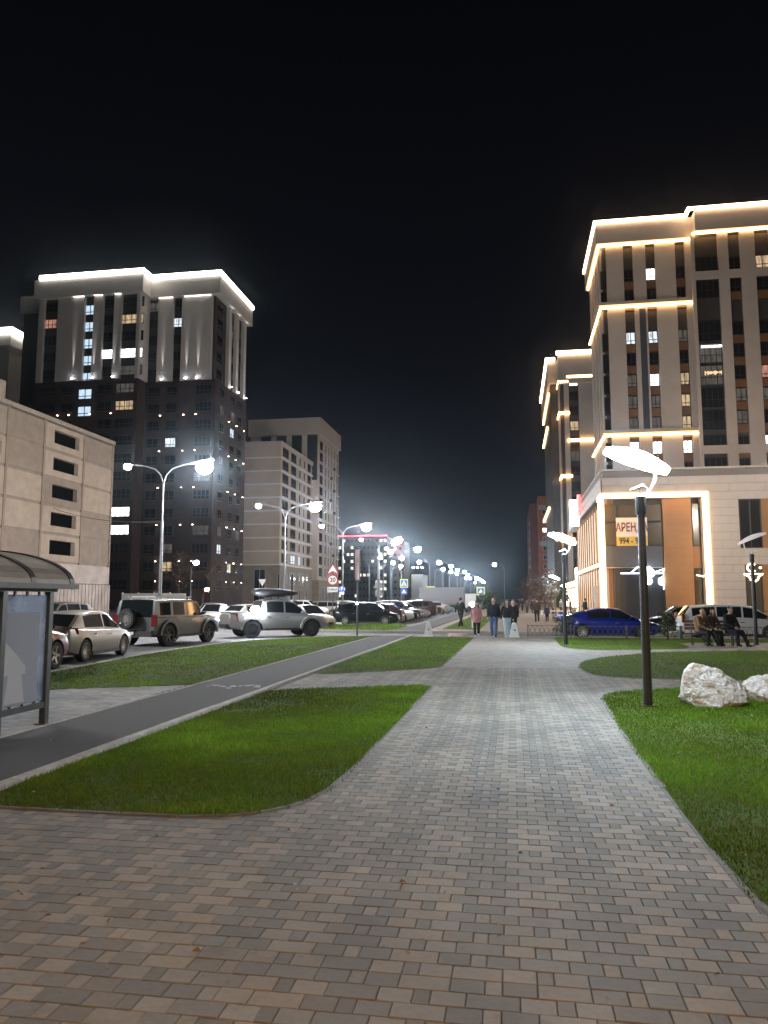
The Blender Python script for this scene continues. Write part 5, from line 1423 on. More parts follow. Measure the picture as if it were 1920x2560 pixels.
BOXY = dict(id='boxy_off_roader', L=4.55, W=1.98, H=1.84, yf=1.42, yr=-1.42, boxy=1, top=[(-2.27, 1.12), (-2.0, 1.16), (-.9, 1.16), (.9, 1.14), (1.2, 1.12), (2.1, 1.08), (2.22, 1.05), (2.27, 1.0)],
            roof=[(1.10, 1.12), (.66, 1.76), (.3, 1.83), (-1.2, 1.83), (-2.12, 1.80), (-2.24, 1.12)], pillars=[(.85, g_), (-.16, bd), (-.30, g_), (-1.06, bd), (-1.22, g_), (-1.92, bd)], r=.43, gc=.34, ww=.28, spokes=6, rim='rim_dark', wb=.95, wr=.86,
            tail_h=.46, tail_z=1.0, tail_box=True, inset=-.02, rplate=.02, handles=(.2, -.8), dark_mirror=True)
PICK = dict(id='pickup', L=5.1, W=1.82, H=1.84, yf=1.55, yr=-1.48, top=[(-2.55, 1.16), (-2.4, 1.17), (-.9, 1.16), (-.4, 1.14), (.9, 1.10), (1.35, 1.10), (2.2, 1.0), (2.45, .86), (2.55, .74)],
            roof=[(1.40, 1.10), (.66, 1.74), (.25, 1.83), (-.55, 1.83), (-.88, 1.74), (-1.02, 1.14)], pillars=[(1.15, g_), (.22, bd), (.14, g_), (-.72, bd)], r=.42, gc=.36, ww=.27, spokes=10, rim='rim_dark', wb=.90, wr=.74, tail_h=.36, tail_z=.96, inset=-.05, rplate=.02, handles=(.3, -.6))

def hummer_extra(t, col):
    b = MB(); b.tube([(-.66, -1.9, 1.93), (-.66, .5, 1.93)], .025, 6); b.tube([(.66, -1.9, 1.93), (.66, .5, 1.93)], .025, 6)
    for yy in (-1.7, -.7, .35): b.tube([(-.66, yy, 1.93), (.66, yy, 1.93)], .022, 6)
    for yy in (-1.7, -.7, .35):
        for s in (-1, 1): b.tube([(s * .66, yy, 1.80), (s * .66, yy, 1.93)], .02, 5)
    b.build('roof_rack', 'white_paint', t)
    ty, ri = wheel_meshes(.40, .26, 12, 'rim_silver')
    o = link('spare_wheel', ty, None, t, (-.18, -2.47, 1.08), R(-90)); link('rim', ri, None, o)
    b = MB(); b.box(-.90, .90, -2.42, -2.26, .40, .62); b.build('rear_bumper', 'black_plastic', t)
    b = MB(); b.box(-.55, .1, -2.46, -2.40, .46, .58); b.build('number_plate', 'plate_white', t)
    for s in (-1, 1):
        for yy in (1.42, -1.42):
            q = MB(); vs = []
            for i in range(13):
                a = math.pi * i / 12
                for rr_, xo in ((.50, .99), (.60, .985), (.60, 1.07), (.50, 1.07)): vs.append((s * xo, yy + rr_ * math.cos(a), .43 + rr_ * math.sin(a)))
            fs = []
            for i in range(12):
                k = i * 4; fs += [(k + j, k + (j + 1) % 4, k + 4 + (j + 1) % 4, k + 4 + j) for j in range(4)]
            q.add(vs, fs); q.build('wheel_flare', col, t, 30)
def pickup_extra(t, col):
    for s in (-1, 1):
        for yy in (1.55, -1.48):
            q = MB(); vs = []
            for i in range(13):
                a = math.pi * i / 12
                for rr_, xo in ((.49, .90), (.62, .90), (.60, 1.0), (.49, 1.0)): vs.append((s * xo, yy + rr_ * math.cos(a), .40 + rr_ * math.sin(a)))
            fs = []
            for i in range(12):
                k = i * 4; fs += [(k + j, k + (j + 1) % 4, k + 4 + (j + 1) % 4, k + 4 + j) for j in range(4)]
            q.add(vs, fs); q.build('wheel_flare', col, t, 30)
    # roof bars and cargo box
    for yy in (.35, -.45):
        q = MB(); q.tube([(-.64, yy, 1.82), (-.6, yy, 1.94), (.6, yy, 1.94), (.64, yy, 1.82)], .022, 6); q.build('roof_bar', 'black_plastic', t)
    q = MB(); n = 14; vs = []; fs = []
    for i in range(n + 1):
        s = i / n; yy = -1.15 + 2.25 * s; hh = .215 * interp([(0, .55), (.05, .82), (.25, 1), (.6, .96), (.85, .66), (1, .22)], s); w = .42 * interp([(0, .82), (.1, 1), (.7, 1), (.9, .8), (1, .5)], s)
        zc = 2.19 - .07 * s
        for k in range(10):
            a = 2 * math.pi * k / 10; vs.append((w * math.copysign(abs(math.cos(a)) ** .6, math.cos(a)), yy, zc + hh * math.copysign(abs(math.sin(a)) ** .7, math.sin(a))))
    for i in range(n):
        for k in range(10): a, b_ = i * 10 + k, i * 10 + (k + 1) % 10; fs.append((a, b_, b_ + 10, a + 10))
    fs += [tuple(range(9, -1, -1)), tuple(range(n * 10, n * 10 + 10))]
    q.add(vs, fs); q.build('roof_box', 'black_plastic', t, 40)
    q = MB(); q.box(-.80, .80, -2.50, -1.06, 1.165, 1.215); q.build('bed_cover', 'black_plastic', t)
    q = MB(); q.tube([(.78, -1.1, 1.2), (.70, -1.25, 1.52), (-.70, -1.25, 1.52), (-.78, -1.1, 1.2)], .035, 8); q.build('roll_bar', 'chrome', t)
    q = MB(); q.ball((.95, -1.36, 1.30), .23, 12, 8); q.build('bed_glare_ball', 'glare_white', t)  # glowing ball added to mimic a bright glare spot by the bed
    q = MB(); q.box(-.7, .7, -2.72, -2.52, .50, .66); q.build('tow_bumper', 'black_plastic', t)
emat('glare_white', (.80, .88, 1.0), 320.0)

car('red_car', 'dark red car partly hidden behind the bus shelter post', SUV, -12.85, 17.6, -3, 'paint_red')
car('silver_hatchback', 'silver hatchback with dark windows behind the red car', HATCH, -13.55, 22.7, -4, 'paint_silver')
car('boxy_off_roader', 'champagne boxy off-roader with a spare wheel on its rear door', BOXY, -14.2, 30.6, 11, 'paint_champagne', extra=hummer_extra)
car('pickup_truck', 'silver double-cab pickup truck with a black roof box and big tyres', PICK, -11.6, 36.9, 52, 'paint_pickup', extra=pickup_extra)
car('cream_sedan', 'cream white sedan facing us behind the pickup truck', SEDAN, -12.9, 47.4, 133, 'paint_cream')
car('blue_sedan', 'bright blue fastback sedan behind the low lattice fence', COUPE, 4.45, 37.95, 89, 'paint_blue')
car('black_sedan', 'glossy black sedan between the blue car and the white minivan', SEDAN, 8.9, 43.2, 268, 'paint_black')
car('white_minivan', 'white minivan with a tall red tail light beside the bench', VAN, 10.0, 38.3, 90, 'paint_white')
# row parked side by side facing the walk
row = [(54.3, 'black minivan, first car of the parked row behind the grassy corner', VAN, 90, 'paint_black', 0), (57.3, 'maroon hatchback parked tail-out right behind the black minivan', HATCH, 270, 'paint_maroon', .2),
       (60.0, 'white hatchback parked nose-out in the row after the maroon one', HATCH, 90, 'paint_white', .5), (62.8, 'black sedan parked right after the white hatchback', SEDAN, 90, 'paint_black', .6), (65.6, 'dark grey crossover parked in the row after the black sedan', SUV, 90, 'paint_grey', .3),
       (68.6, 'black hatchback parked in the middle of the row', HATCH, 90, 'paint_black', .3), (72.0, 'beige silver sedan parked nose-out mid row', SEDAN, 90, 'paint_silver', .5), (75.2, 'brown crossover with red tail lights parked tail-out', SUV, 270, 'paint_brown', .7),
       (78.6, 'champagne sedan parked beyond the brown crossover', SEDAN, 90, 'paint_champagne', .2), (82.0, 'dark grey minivan parked beyond the champagne sedan', VAN, 90, 'paint_grey', .1), (86.0, 'brown crossover parked far along the row', SUV, 90, 'paint_brown', .5),
       (90.5, 'silver hatchback parked far along the row by the promenade', HATCH, 270, 'paint_silver', .8), (95, 'light blue small hatchback at the far end of the row', HATCH, 90, 'paint_sky', 1.0)]
for y, lab, sp, hd, colr, dx in row:
    car(lab.split(',')[0].split(' parked')[0].replace(' ', '_').replace('-', '_').replace('light_blue_small', 'light_blue').lower(), lab, sp, -10.45 + dx + random.uniform(-.15, .15), y, hd + random.uniform(-3, 3), colr, group='cars parked side by side facing the walk')
# second row and moving cars farther left
more = [(-22.0, 55, 'white sedan with its headlights on coming towards us', SEDAN, 174, 'paint_white', True), (-25.5, 63, 'silver car with headlights on behind the white one', HATCH, 176, 'paint_silver', True), (-19.8, 44.5, 'dark sedan on the road just behind the boxy off-roader', SEDAN, 12, 'paint_grey', False),
        (-22.6, 35.5, 'grey crossover in the far lane behind the silver hatchback', SUV, 184, 'paint_grey', False), (-17.2, 49.5, 'white hatchback behind the pickup truck tail', HATCH, 20, 'paint_white', False), (-20.5, 70, 'black crossover parked in the second row', SUV, 90, 'paint_black', False), (-20.8, 76, 'white crossover parked in the second row', SUV, 90, 'paint_white', False),
        (-20.6, 82, 'silver minivan parked in the second row', VAN, 270, 'paint_silver', False), (-20.4, 88, 'dark grey sedan parked in the second row', SEDAN, 90, 'paint_grey', False), (-20.4, 94.5, 'white minivan parked at the end of the second row', VAN, 90, 'paint_white', False), (-12.6, 112, 'white crossover beyond the grey truck box', SUV, 90, 'paint_white', False),
        (-8.6, 118, 'black sedan in the far part of the car park', SEDAN, 90, 'paint_black', False), (-4.0, 126, 'dark car far off straight ahead of the promenade', SUV, 178, 'paint_grey', False), (-29, 58, 'dark blue crossover in front of the dark tower fence', SUV, 100, 'paint_blue', False), (-31, 66, 'maroon hatchback by the white site fence', HATCH, 60, 'paint_maroon', False)]
for x, y, lab, sp, hd, colr, on in more:
    car(lab.split(' with')[0].split(' on ')[0].split(' in ')[0].split(' behind')[0].split(' parked')[0].split(' beyond')[0].split(' by')[0].split(' far')[0].replace(' ', '_'), lab, sp, x, y, hd, colr, lights=on, group='cars standing farther off in the car park')
# ================================================================== STREET FURNITURE
# bus shelter: barrel roof along the road, glazed back wall by the cycle path
BS = thing('bus_shelter', 'bus shelter with a dark arched roof and a poster in its glass wall', 'bus shelter', (-6.55, 10.14, 0))
for yy in (0, -1.03, -3.1): 
    b = MB(); b.box(-.045, .045, yy - .045, yy + .045, -.01, 1.84); b.box(-.09, .09, yy - .09, yy + .09, -.012, .012); b.build('post', 'steel', BS)
for yy in (0, -3.1):
    b = MB(); b.box(-1.55, -1.46, yy - .045, yy + .045, -.01, 2.35); b.build('post', 'steel', BS)
b = MB(); b.box(-.035, .035, -.98, -.046, .23, .31); b.box(-.035, .035, -3.05, -1.08, .23, .31); b.build('bottom_rail', 'steel', BS)
b = MB(); b.box(-.05, .05, -3.3, .12, 1.842, 1.90); b.build('top_rail', 'steel', BS)
for a, c in ((-.98, -.046), (-3.05, -1.08)):
    b = MB(); b.box(-.008, .008, a + .02, c - .02, .33, 1.80); b.build('glass_pane', 'shelter_glass', BS)
    for yy in (a + .2, (a + c) / 2, c - .2):
        b = MB(); b.box(-.014, .014, yy - .015, yy + .015, .29, .36); b.box(-.014, .014, yy - .015, yy + .015, 1.78, 1.85); b.build('glass_clip', 'steel_dark', BS)
PO = thing('poster', 'blue-grey poster with a white arrow-like house shape inside the shelter glass', 'poster', (-6.535, 9.62, .34))
b = MB(); b.box(-.006, 0, -.46, .30, 0, 1.22); b.build('paper', 'poster_paper', PO)
b = MB(); pts = [(-.46, .86), (-.20, .68), (.02, .50), (.02, .40), (-.06, .40), (.02, .03), (-.40, .03), (-.34, .40), (-.46, .40)]
b.add([(.004, y, z) for y, z in pts] + [(.001, y, z) for y, z in pts], [tuple(range(9)), tuple(range(17, 8, -1))] + [(i, i + 9, (i + 1) % 9 + 9, (i + 1) % 9) for i in range(9)]); b.build('white_shape', 'poster_white', PO)
# arched roof
n = 14; vs, fs = [], []
prof = [(.16 - 1.55 * (1 - math.cos(t)) , 1.93 + .52 * math.sin(t)) for t in np.linspace(0, math.pi * .62, n)]
for y0, y1, nm, m, th in ((-3.4, .38, 'roof_sheet', 'roof_sheet', .012),):
    b = MB()
    for i in range(n - 1):
        (xa, za), (xc, zc) = prof[i], prof[i + 1]
        b.hexa([(xa, y0, za), (xc, y0, zc), (xc, y1, zc), (xa, y1, za), (xa + .006, y0, za + th), (xc + .004, y0, zc + th), (xc + .004, y1, zc + th), (xa + .006, y1, za + th)])
    b.build(nm, m, BS, 40)
for yy in (.30, -.62, -3.3):
    b = MB()
    for i in range(n - 1):
        (xa, za), (xc, zc) = prof[i], prof[i + 1]
        w = .055
        b.hexa([(xa, yy - w, za - .05), (xc, yy - w, zc - .05), (xc, yy + w, zc - .05), (xa, yy + w, za - .05), (xa + .01, yy - w, za + .03), (xc + .01, yy - w, zc + .03), (xc + .01, yy + w, zc + .03), (xa + .01, yy + w, za + .03)])
    b.build('roof_rib', 'steel_dark', BS, 40)
b = MB(); b.box(.10, .20, -3.45, .42, 1.885, 1.955); b.build('gutter', 'steel_dark', BS)

# boulders
def boulder(label, loc, pts, seed, scale=1.0, rz=0.0):
    bm = bmesh.new()
    for p in pts: bm.verts.new(p)
    r = bmesh.ops.convex_hull(bm, input=bm.verts[:])
    bmesh.ops.delete(bm, geom=[v for v in bm.verts if not v.link_faces], context='VERTS')
    for _ in range(4): bmesh.ops.subdivide_edges(bm, edges=bm.edges[:], cuts=1, use_grid_fill=True); bmesh.ops.triangulate(bm, faces=bm.faces[:]) if _ < 1 else None
    bmesh.ops.recalc_face_normals(bm, faces=bm.faces[:]); bm.normal_update()
    off = Vector((seed * 3.1, seed * 1.7, 0))
    bm.normal_update()
    nr = {v: v.normal.copy() for v in bm.verts}
    for v in bm.verts:
        q = v.co * 2.3 + off
        d = .022 * noise.fractal(q * 2.6, .7, 2.2, 5) - .055 * max(0, noise.ridged_multi_fractal(q * .8, 1.0, 2.0, 4, .9, 2.0) - 1.15)
        v.co += nr[v] * d
    me = bpy.data.meshes.new('boulder'); bm.to_mesh(me); bm.free()
    me.polygons.foreach_set('use_smooth', [True] * len(me.polygons)); me.set_sharp_from_angle(angle=R(18))
    o = link('boulder', me, 'quartz', None, loc, rz); o.scale = (scale,) * 3
    return tag(o, label, 'boulder', 'white boulders on the lawn')
boulder('large white quartz boulder, tall at one end, on the lawn beside the lamp post', (3.24, 13.75, -.11), [(-.50, -.25, .25), (-.50, .2, .2), (-.48, -.15, .62), (-.42, .15, .66), (-.28, -.05, .80), (-.26, .25, .76), (-.30, -.42, .05), (-.12, -.46, .02), (.05, -.44, .18), (.28, .35, .1), (.10, -.1, .68), (.14, .3, .66), (.36, 0, .50), (.54, .05, .40), (.60, .1, .24), (.46, -.24, .20), (.2, -.36, .14), (.52, .3, .2), (-.35, .4, .02), (-.05, -.3, .0), (.1, .2, .0)], 1)
boulder('flatter pale boulder cut off by the right edge of the picture', (4.42, 14.4, -.11), [(-.62, -.05, .36), (-.3, -.3, .22), (-.25, -.25, .02), (.1, -.35, .05), (.6, -.3, .1), (.7, .2, .1), (.5, .35, .4), (-.3, .3, .5), (0, -.1, .60), (.45, 0, .58), (-.4, .2, .1), (.1, .35, .02)], 5)

# white concrete bollards
def bollard(x, y, label):
    b = MB(); n = [(.215, 0), (.205, .05), (.19, .06), (.10, .60), (.085, .64), (.05, .66)]
    vs, fs = [], []
    for w, z in n: vs += [(-w, -w, z), (w, -w, z), (w, w, z), (-w, w, z)]
    for i in range(len(n) - 1): fs += [(i * 4 + k, i * 4 + (k + 1) % 4, i * 4 + 4 + (k + 1) % 4, i * 4 + 4 + k) for k in range(4)]
    fs += [(3, 2, 1, 0), tuple(range(len(n) * 4 - 4, len(n) * 4))]
    b.add(vs, fs); b.box(-.03, .03, -.205, -.12, .30, .36, 1)
    o = b.build('bollard', ['white_paint', 'black_plastic'], None, None, (x, y, 0), R(8))
    return tag(o, label, 'bollard', 'white concrete bollards')
bollard(-3.9, 35.9, 'white pyramid bollard on the grass at the lawn corner')
bollard(.02, 35.7, 'white pyramid bollard on the walk next to the walking group')
# slabs left lying by the bollard
rr = random.Random(6)
for i in range(7):
    b = MB(); w, d_ = rr.uniform(.35, .6), rr.uniform(.22, .34); b.box(-w / 2, w / 2, -d_ / 2, d_ / 2, 0, .06)
    o = b.build('loose_slab', 'pink_slab', None, None, (-3.1 + rr.uniform(-.35, .6), 37.2 + i * .62, -.115), rr.uniform(-.6, .6)); o.rotation_euler[0] = rr.uniform(-.03, .03)
    tag(o, f'pinkish loose paving slab beyond the bollard, {ORD[i]} from the camera', 'slab', 'loose slabs lying by the bollard')

# road signs
def sign_post(x, y, h, label, rz=0.0, r=.035):
    t = thing('road_sign', label, 'road sign', (x, y, -.12), rz)
    b = MB(); b.tube([(0, 0, 0), (0, 0, h)], r, 8); b.build('post', 'steel', t)
    return t
def flat(parent, name, pts, yy, th, m):
    n = len(pts); b = MB(); b.add([(x, yy, z) for x, z in pts] + [(x, yy + th, z) for x, z in pts], [tuple(range(n)), tuple(range(2 * n - 1, n - 1, -1))] + [(i, i + n, (i + 1) % n + n, (i + 1) % n) for i in range(n)])
    return b.build(name, m, parent)
def rect(cx, cz, w, h): return [(cx - w / 2, cz - h / 2), (cx + w / 2, cz - h / 2), (cx + w / 2, cz + h / 2), (cx - w / 2, cz + h / 2)]
def circ(cx, cz, r, n=28): return [(cx + r * math.cos(2 * math.pi * k / n), cz + r * math.sin(2 * math.pi * k / n)) for k in range(n)]
def tri(cx, cz, r): return [(cx + r * math.cos(a), cz + r * math.sin(a)) for a in (math.radians(210), math.radians(330), math.radians(90))]
SYY = 51.5
sgx, sgz = at_y(832, 1450, SYY)
zz = lambda py: z_at(832, py, SYY) + .12
t = sign_post(sgx, SYY, zz(1405), 'post with a speed hump triangle, a 20 limit disc and a 100 m plate', R(6))
zc = zz(1426); flat(t, 'triangle_sign', tri(0, zc, .50), -.06, .012, 'sign_border'); flat(t, 'triangle_face', tri(0, zc, .385), -.066, .005, 'sign_face')
flat(t, 'hump_symbol', [(-.25, zc - .17), (.25, zc - .17), (.25, zc - .145), (.13, zc - .11), (.06, zc - .06), (0, zc - .045), (-.06, zc - .06), (-.13, zc - .11), (-.25, zc - .145)], -.070, .004, 'text_black')
zc = zz(1450); flat(t, 'disc_sign', circ(0, zc, .375), -.06, .012, 'sign_border'); flat(t, 'disc_face', circ(0, zc, .30), -.066, .005, 'sign_face'); lettering('lettering', '20', .40, 'text_black', t, (0, -.072, zc))
zc = zz(1474); flat(t, 'plate', rect(0, zc, .72, .36), -.06, .012, 'sign_face'); lettering('lettering', '100м', .22, 'text_black', t, (0, -.066, zc))
for s in (-1, 1): flat(t, 'arrow', [(s * .29 - .012, zc - .11), (s * .29 + .012, zc - .11), (s * .29 + .012, zc + .04), (s * .29 + .04, zc + .04), (s * .29, zc + .12), (s * .29 - .04, zc + .04), (s * .29 - .012, zc + .04)], -.065, .004, 'text_black')
qx, qz = at_y(855, 1472, 60)
t = sign_post(qx, 60, qz + .6, 'small blue parking sign just right of the 20 limit post')
flat(t, 'parking_plate', rect(0, qz + .12, .38, .42), -.05, .012, 'sign_blue'); lettering('lettering', 'P', .36, 'sign_face', t, (0, -.056, qz + .12)); flat(t, 'lower_plate', rect(0, qz - .22, .38, .2), -.05, .012, 'sign_face')
qx, qz = at_y(1010, 1455, 64)
t = sign_post(qx, 64, qz + .7, 'blue pedestrian crossing sign in a lime frame above a blue hump sign')
flat(t, 'lime_frame', rect(0, qz, .70, .70), -.05, .012, 'sign_lime'); flat(t, 'crossing_plate', rect(0, qz, .54, .54), -.056, .005, 'sign_blue'); flat(t, 'crossing_triangle', tri(0, qz - .04, .26), -.061, .004, 'sign_face')
flat(t, 'walker_symbol', [(-.08, qz - .15), (-.03, qz - .15), (0, qz - .06), (.04, qz - .15), (.09, qz - .15), (.03, qz + 0), (.05, qz - .03), (.07, qz - .01), (.02, qz + .06), (-.03, qz + .05), (-.07, qz - .03), (-.02, qz - .02)], -.065, .003, 'text_black')
flat(t, 'hump_plate', rect(0, qz - .66, .52, .52), -.05, .012, 'sign_blue'); flat(t, 'hump_triangle', tri(0, qz - .70, .22), -.056, .004, 'sign_face'); flat(t, 'hump_symbol', rect(0, qz - .77, .18, .045), -.061, .003, 'text_black')
for px, py, Y, lab in ((946, 1462, 95, 'far sign post with a grey triangle and disc seen from behind'), (1202, 1476, 120, 'far lime crossing sign over the avenue'), (1076, 1475, 110, 'far lime crossing sign left of the grey truck box')):
    qx, qz = at_y(px, py, Y); t = sign_post(qx, Y, qz + .5, lab, 0, .05)
    if 'triangle' in lab: flat(t, 'triangle_sign', tri(0, qz + .1, .8), -.06, .02, 'steel'); flat(t, 'disc_sign', circ(0, qz - .9, .5), -.06, .02, 'steel')
    else: flat(t, 'lime_frame', rect(0, qz, 1.3, 1.3), -.07, .02, 'sign_lime'); flat(t, 'crossing_plate', rect(0, qz, .9, .9), -.08, .008, 'sign_blue'); flat(t, 'crossing_triangle', tri(0, qz - .06, .42), -.086, .005, 'sign_face')
qx, qz = at_y(656, 1457, 80)
t = sign_post(qx, 80, qz + .4, 'white give-way triangle sign in front of the beige block', 0, .04); flat(t, 'triangle_sign', [(-.45, qz + .5), (0, qz - .25), (.45, qz + .5)], -.06, .02, 'sign_face')
# slim banner post at the corner of the crossing
t = thing('banner_post', 'slim dark post with a tall pinkish lit panel at the street corner', 'banner post', (-7.6, 37.5, -.12))
b = MB(); b.tube([(0, 0, 0), (0, 0, 2.7)], .045, 10); b.build('post', 'pole_paint', t)
b = MB(); b.box(-.13, .13, -.05, .05, 2.7, 4.35); b.build('panel_case', 'steel_dark', t)
lit_pane('panel_pink', (1.0, .72, .68), .55, 5.0, .3)
b = MB(); b.box(-.105, .105, -.056, -.05, 2.78, 4.28); b.build('lit_panel', 'panel_pink', t)
b = MB(); b.ball((0, -.07, 1.62), .05, 8, 5); b.build('post_lamp', 'lens_dim', t)
t = thing('globe_post', 'short white post lamp with a bright globe left of the girl in pink', 'lamp', (*[q for q in (x_at(1178, 46), 46)], 0))
b = MB(); b.tube([(0, 0, 0), (0, 0, 1.25)], .05, 8); b.build('post', 'white_paint', t); b = MB(); b.ball((0, 0, 1.4), .15, 10, 6); b.build('globe', 'lens_dim', t)

# low lattice fence
def fence_panel(x, y, w, label, rz=0.0):
    t = thing('lattice_fence', label, 'fence', (x, y, 0), rz, 'low lattice fence panels')
    for xx in (0, w):
        b = MB(); b.box(xx - .02, xx + .02, -.02, .02, -.02, .58); b.build('post', 'steel', t)
    b = MB(); b.box(.021, w - .021, -.012, .012, .525, .55); b.build('rail', 'steel', t)
    b = MB(); b.box(.021, w - .021, -.012, .012, .10, .125); b.build('rail', 'steel', t)
    n = max(3, round(w / .21)); s = w / n
    for i in range(n):
        x0 = i * s
        for q in ([(x0 + .01, .125), (x0 + s - .01, .525)], [(x0 + .01, .525), (x0 + s - .01, .125)]):
            b = MB(); b.tube([(q[0][0], 0, q[0][1]), (q[1][0], 0, q[1][1])], .008, 4); b.build('lattice_bar', 'steel', t)
for i in range(3): fence_panel(2.60 + i * 2.25, 35.0, 2.2, f'grey low lattice fence panel in front of the blue car, {ORD[i]} from the lamp post')
fence_panel(.62, 35.75, 1.9, 'grey low fence panel at the end of the walk, left of the lamp post')
fence_panel(9.4, 35.0, 2.2, 'grey low lattice fence panel behind the bench by the white minivan')

# bench
BN = thing('bench', 'dark red wooden park bench on the path between the lawns', 'bench', (7.35, 30.9, 0), R(-8))
for k in range(4): b = MB(); b.box(-.95, .95, -.22 + k * .115, -.13 + k * .115, .42, .455); b.build('seat_slat', 'wood_red', BN)
for k in range(3): b = MB(); b.box(-.95, .95, .27 + k * .03, .30 + k * .03, .56 + k * .13, .66 + k * .13); b.build('back_slat', 'wood_red', BN)
for s in (-.7, .7):
    b = MB(); b.box(s - .03, s + .03, -.2, -.14, 0, .42); b.build('leg', 'steel_dark', BN)
    b = MB(); b.box(s - .03, s + .03, .16, .22, 0, .42); b.tube([(s, .22, .4), (s, .37, .95)], .025, 6); b.build('leg', 'steel_dark', BN)
# site fence under the dark tower
SF = thing('site_fence', 'pale concrete panel fence at the foot of the dark tower', 'fence', (-38, 71, -.12))
for k in range(4):
    b = MB(); b.box(k * 1.65 + .03, k * 1.65 + 1.62, 0, .12, 0, 2.35 + (k % 3) * .02); b.build('fence_slab', 'fence_panel', SF)
    b = MB(); b.box(k * 1.65 - .06, k * 1.65 + .028, -.05, .17, 0, 2.45); b.build('fence_post', 'fence_panel', SF)
# truck box
TK = thing('box_truck', 'grey box truck standing across the far car park', 'truck', (x_at(1105, 104), 104, -.12))
b = MB(); b.box(-3.0, 3.0, -1.2, 1.2, 1.05, 3.35); b.build('cargo_box', 'truck_grey', TK)
b = MB(); b.box(3.05, 4.5, -1.05, 1.05, .6, 2.5); b.build('cab', 'paint_white', TK); b = MB(); b.box(4.2, 4.52, -.9, .9, 1.5, 2.3); b.build('windscreen', 'car_glass', TK)
b = MB(); b.box(-3.0, 4.3, -.5, .5, .62, 1.04); b.build('chassis', 'black_plastic', TK)
for xx in (-2.0, 3.7):
    for s in (-1, 1): b = MB(); b.lathe([(.001, -.14), (.42, -.14), (.45, -.1), (.45, .1), (.42, .14), (.001, .14)], 'x', 18); b.v = [(xx + y_, s * .95 + x_, .45 + z_) for x_, y_, z_ in b.v]; b.build('wheel', 'tyre', TK)

# shrubs and small trees
def tree(name, label, loc, h, rad, n, leafmat, crown_z=.45, size=.09, seed=1, cat='tree', group=None, cone=False):
    rg = random.Random(seed); t = thing(name, label, cat, (*loc, 0), 0, group)
    b = MB(); b.tube([(0, 0, 0), (.03, .02, h * .4), (-.02, .03, h * .8)], [.03 * h / 2 + .012, .022 * h / 2 + .01, .008], 7)
    limbs = []
    for k in range(9):
        a = rg.uniform(0, 6.28); z0 = h * rg.uniform(crown_z * .7, .75); L = rad * rg.uniform(.5, .95)
        e_ = (L * math.cos(a), L * math.sin(a), z0 + L * rg.uniform(.3, .9)); limbs.append(e_)
        b.tube([(0, 0, z0), (e_[0] * .5, e_[1] * .5, z0 + (e_[2] - z0) * .4), e_], [.018 * h / 2 + .004, .012 * h / 2, .004], 5)
    b.build('trunk', 'bark', t, 40)
    c = MB(); cl = [(rg.uniform(-rad, rad) * .7, rg.uniform(-rad, rad) * .7, rg.uniform(h * crown_z, h * .95), rg.uniform(.25, .55) * rad) for _ in range(16)] + [(*l, .35 * rad) for l in limbs]
    for _ in range(n):
        if cone: z = rg.uniform(.05, 1) ** 1.3 * h; q = rad * (1 - z / h) * rg.uniform(.5, 1.05) + .02; a = rg.uniform(0, 6.28); p = Vector((q * math.cos(a), q * math.sin(a), z))
        else:
            k = rg.choice(cl); d = Vector((rg.gauss(0, 1), rg.gauss(0, 1), rg.gauss(0, 1))).normalized() * k[3] * rg.uniform(.5, 1.1); p = Vector(k[:3]) + d
        if p.z < .05: p.z = .05
        u = Vector((rg.gauss(0, 1), rg.gauss(0, 1), rg.gauss(0, .6))).normalized(); v = u.orthogonal().normalized(); s = size * rg.uniform(.6, 1.3)
        c.add([tuple(p - u * s), tuple(p + v * s * .45), tuple(p + u * s), tuple(p - v * s * .45)], [(0, 1, 2, 3)])
    c.build('crown', leafmat, t)
    return t
tree('fence_shrub', 'small bushy dark shrub by the fence near the bench', (6.35, 34.1), 1.25, .42, 900, 'leaf', .1, .05, 3, 'shrub', cone=False)
tree('conifer_shrub', 'low dark conifer shrub left of the blue car', (2.25, 36.7), 1.0, .5, 900, 'leaf', .1, .05, 4, 'shrub')
tree('flower_tuft', 'small tuft of yellowish plants at the foot of the bench', (7.0, 30.2), .3, .25, 160, 'leaf', .1, .04, 14, 'plant')
for i, (x, y, h, rd, m, lab) in enumerate([(3.4, 86, 4.6, 1.7, 'leaf_autumn', 'reddish autumn tree behind the walkers on the promenade'), (5.6, 95, 3.2, 1.3, 'leaf', 'green bushy tree right of the autumn tree on the promenade'), (3.2, 104, 5.2, 1.9, 'leaf_autumn', 'taller brown tree farther along the promenade'), (2.7, 125, 5.0, 1.8, 'leaf_autumn', 'brown tree farthest along the promenade'),
                                           (-3.0, 98, 2.2, 1.1, 'leaf', 'low green bush on the strip left of the promenade'), (-2.6, 112, 2.6, 1.2, 'leaf', 'second green bush farther on the strip left of the promenade'), (-34, 75, 7, 1.6, 'leaf_autumn', 'thin bare-looking tree in front of the site fence'), (-30.5, 76, 6.5, 1.3, 'leaf_autumn', 'second thin tree in front of the site fence, nearer the lamp')]):
    tree('young_tree', lab, (x, y), h, rd, 1500 if i < 6 else 250, m, .3 if i < 6 else .5, .13, 20 + i, 'tree', 'young trees')

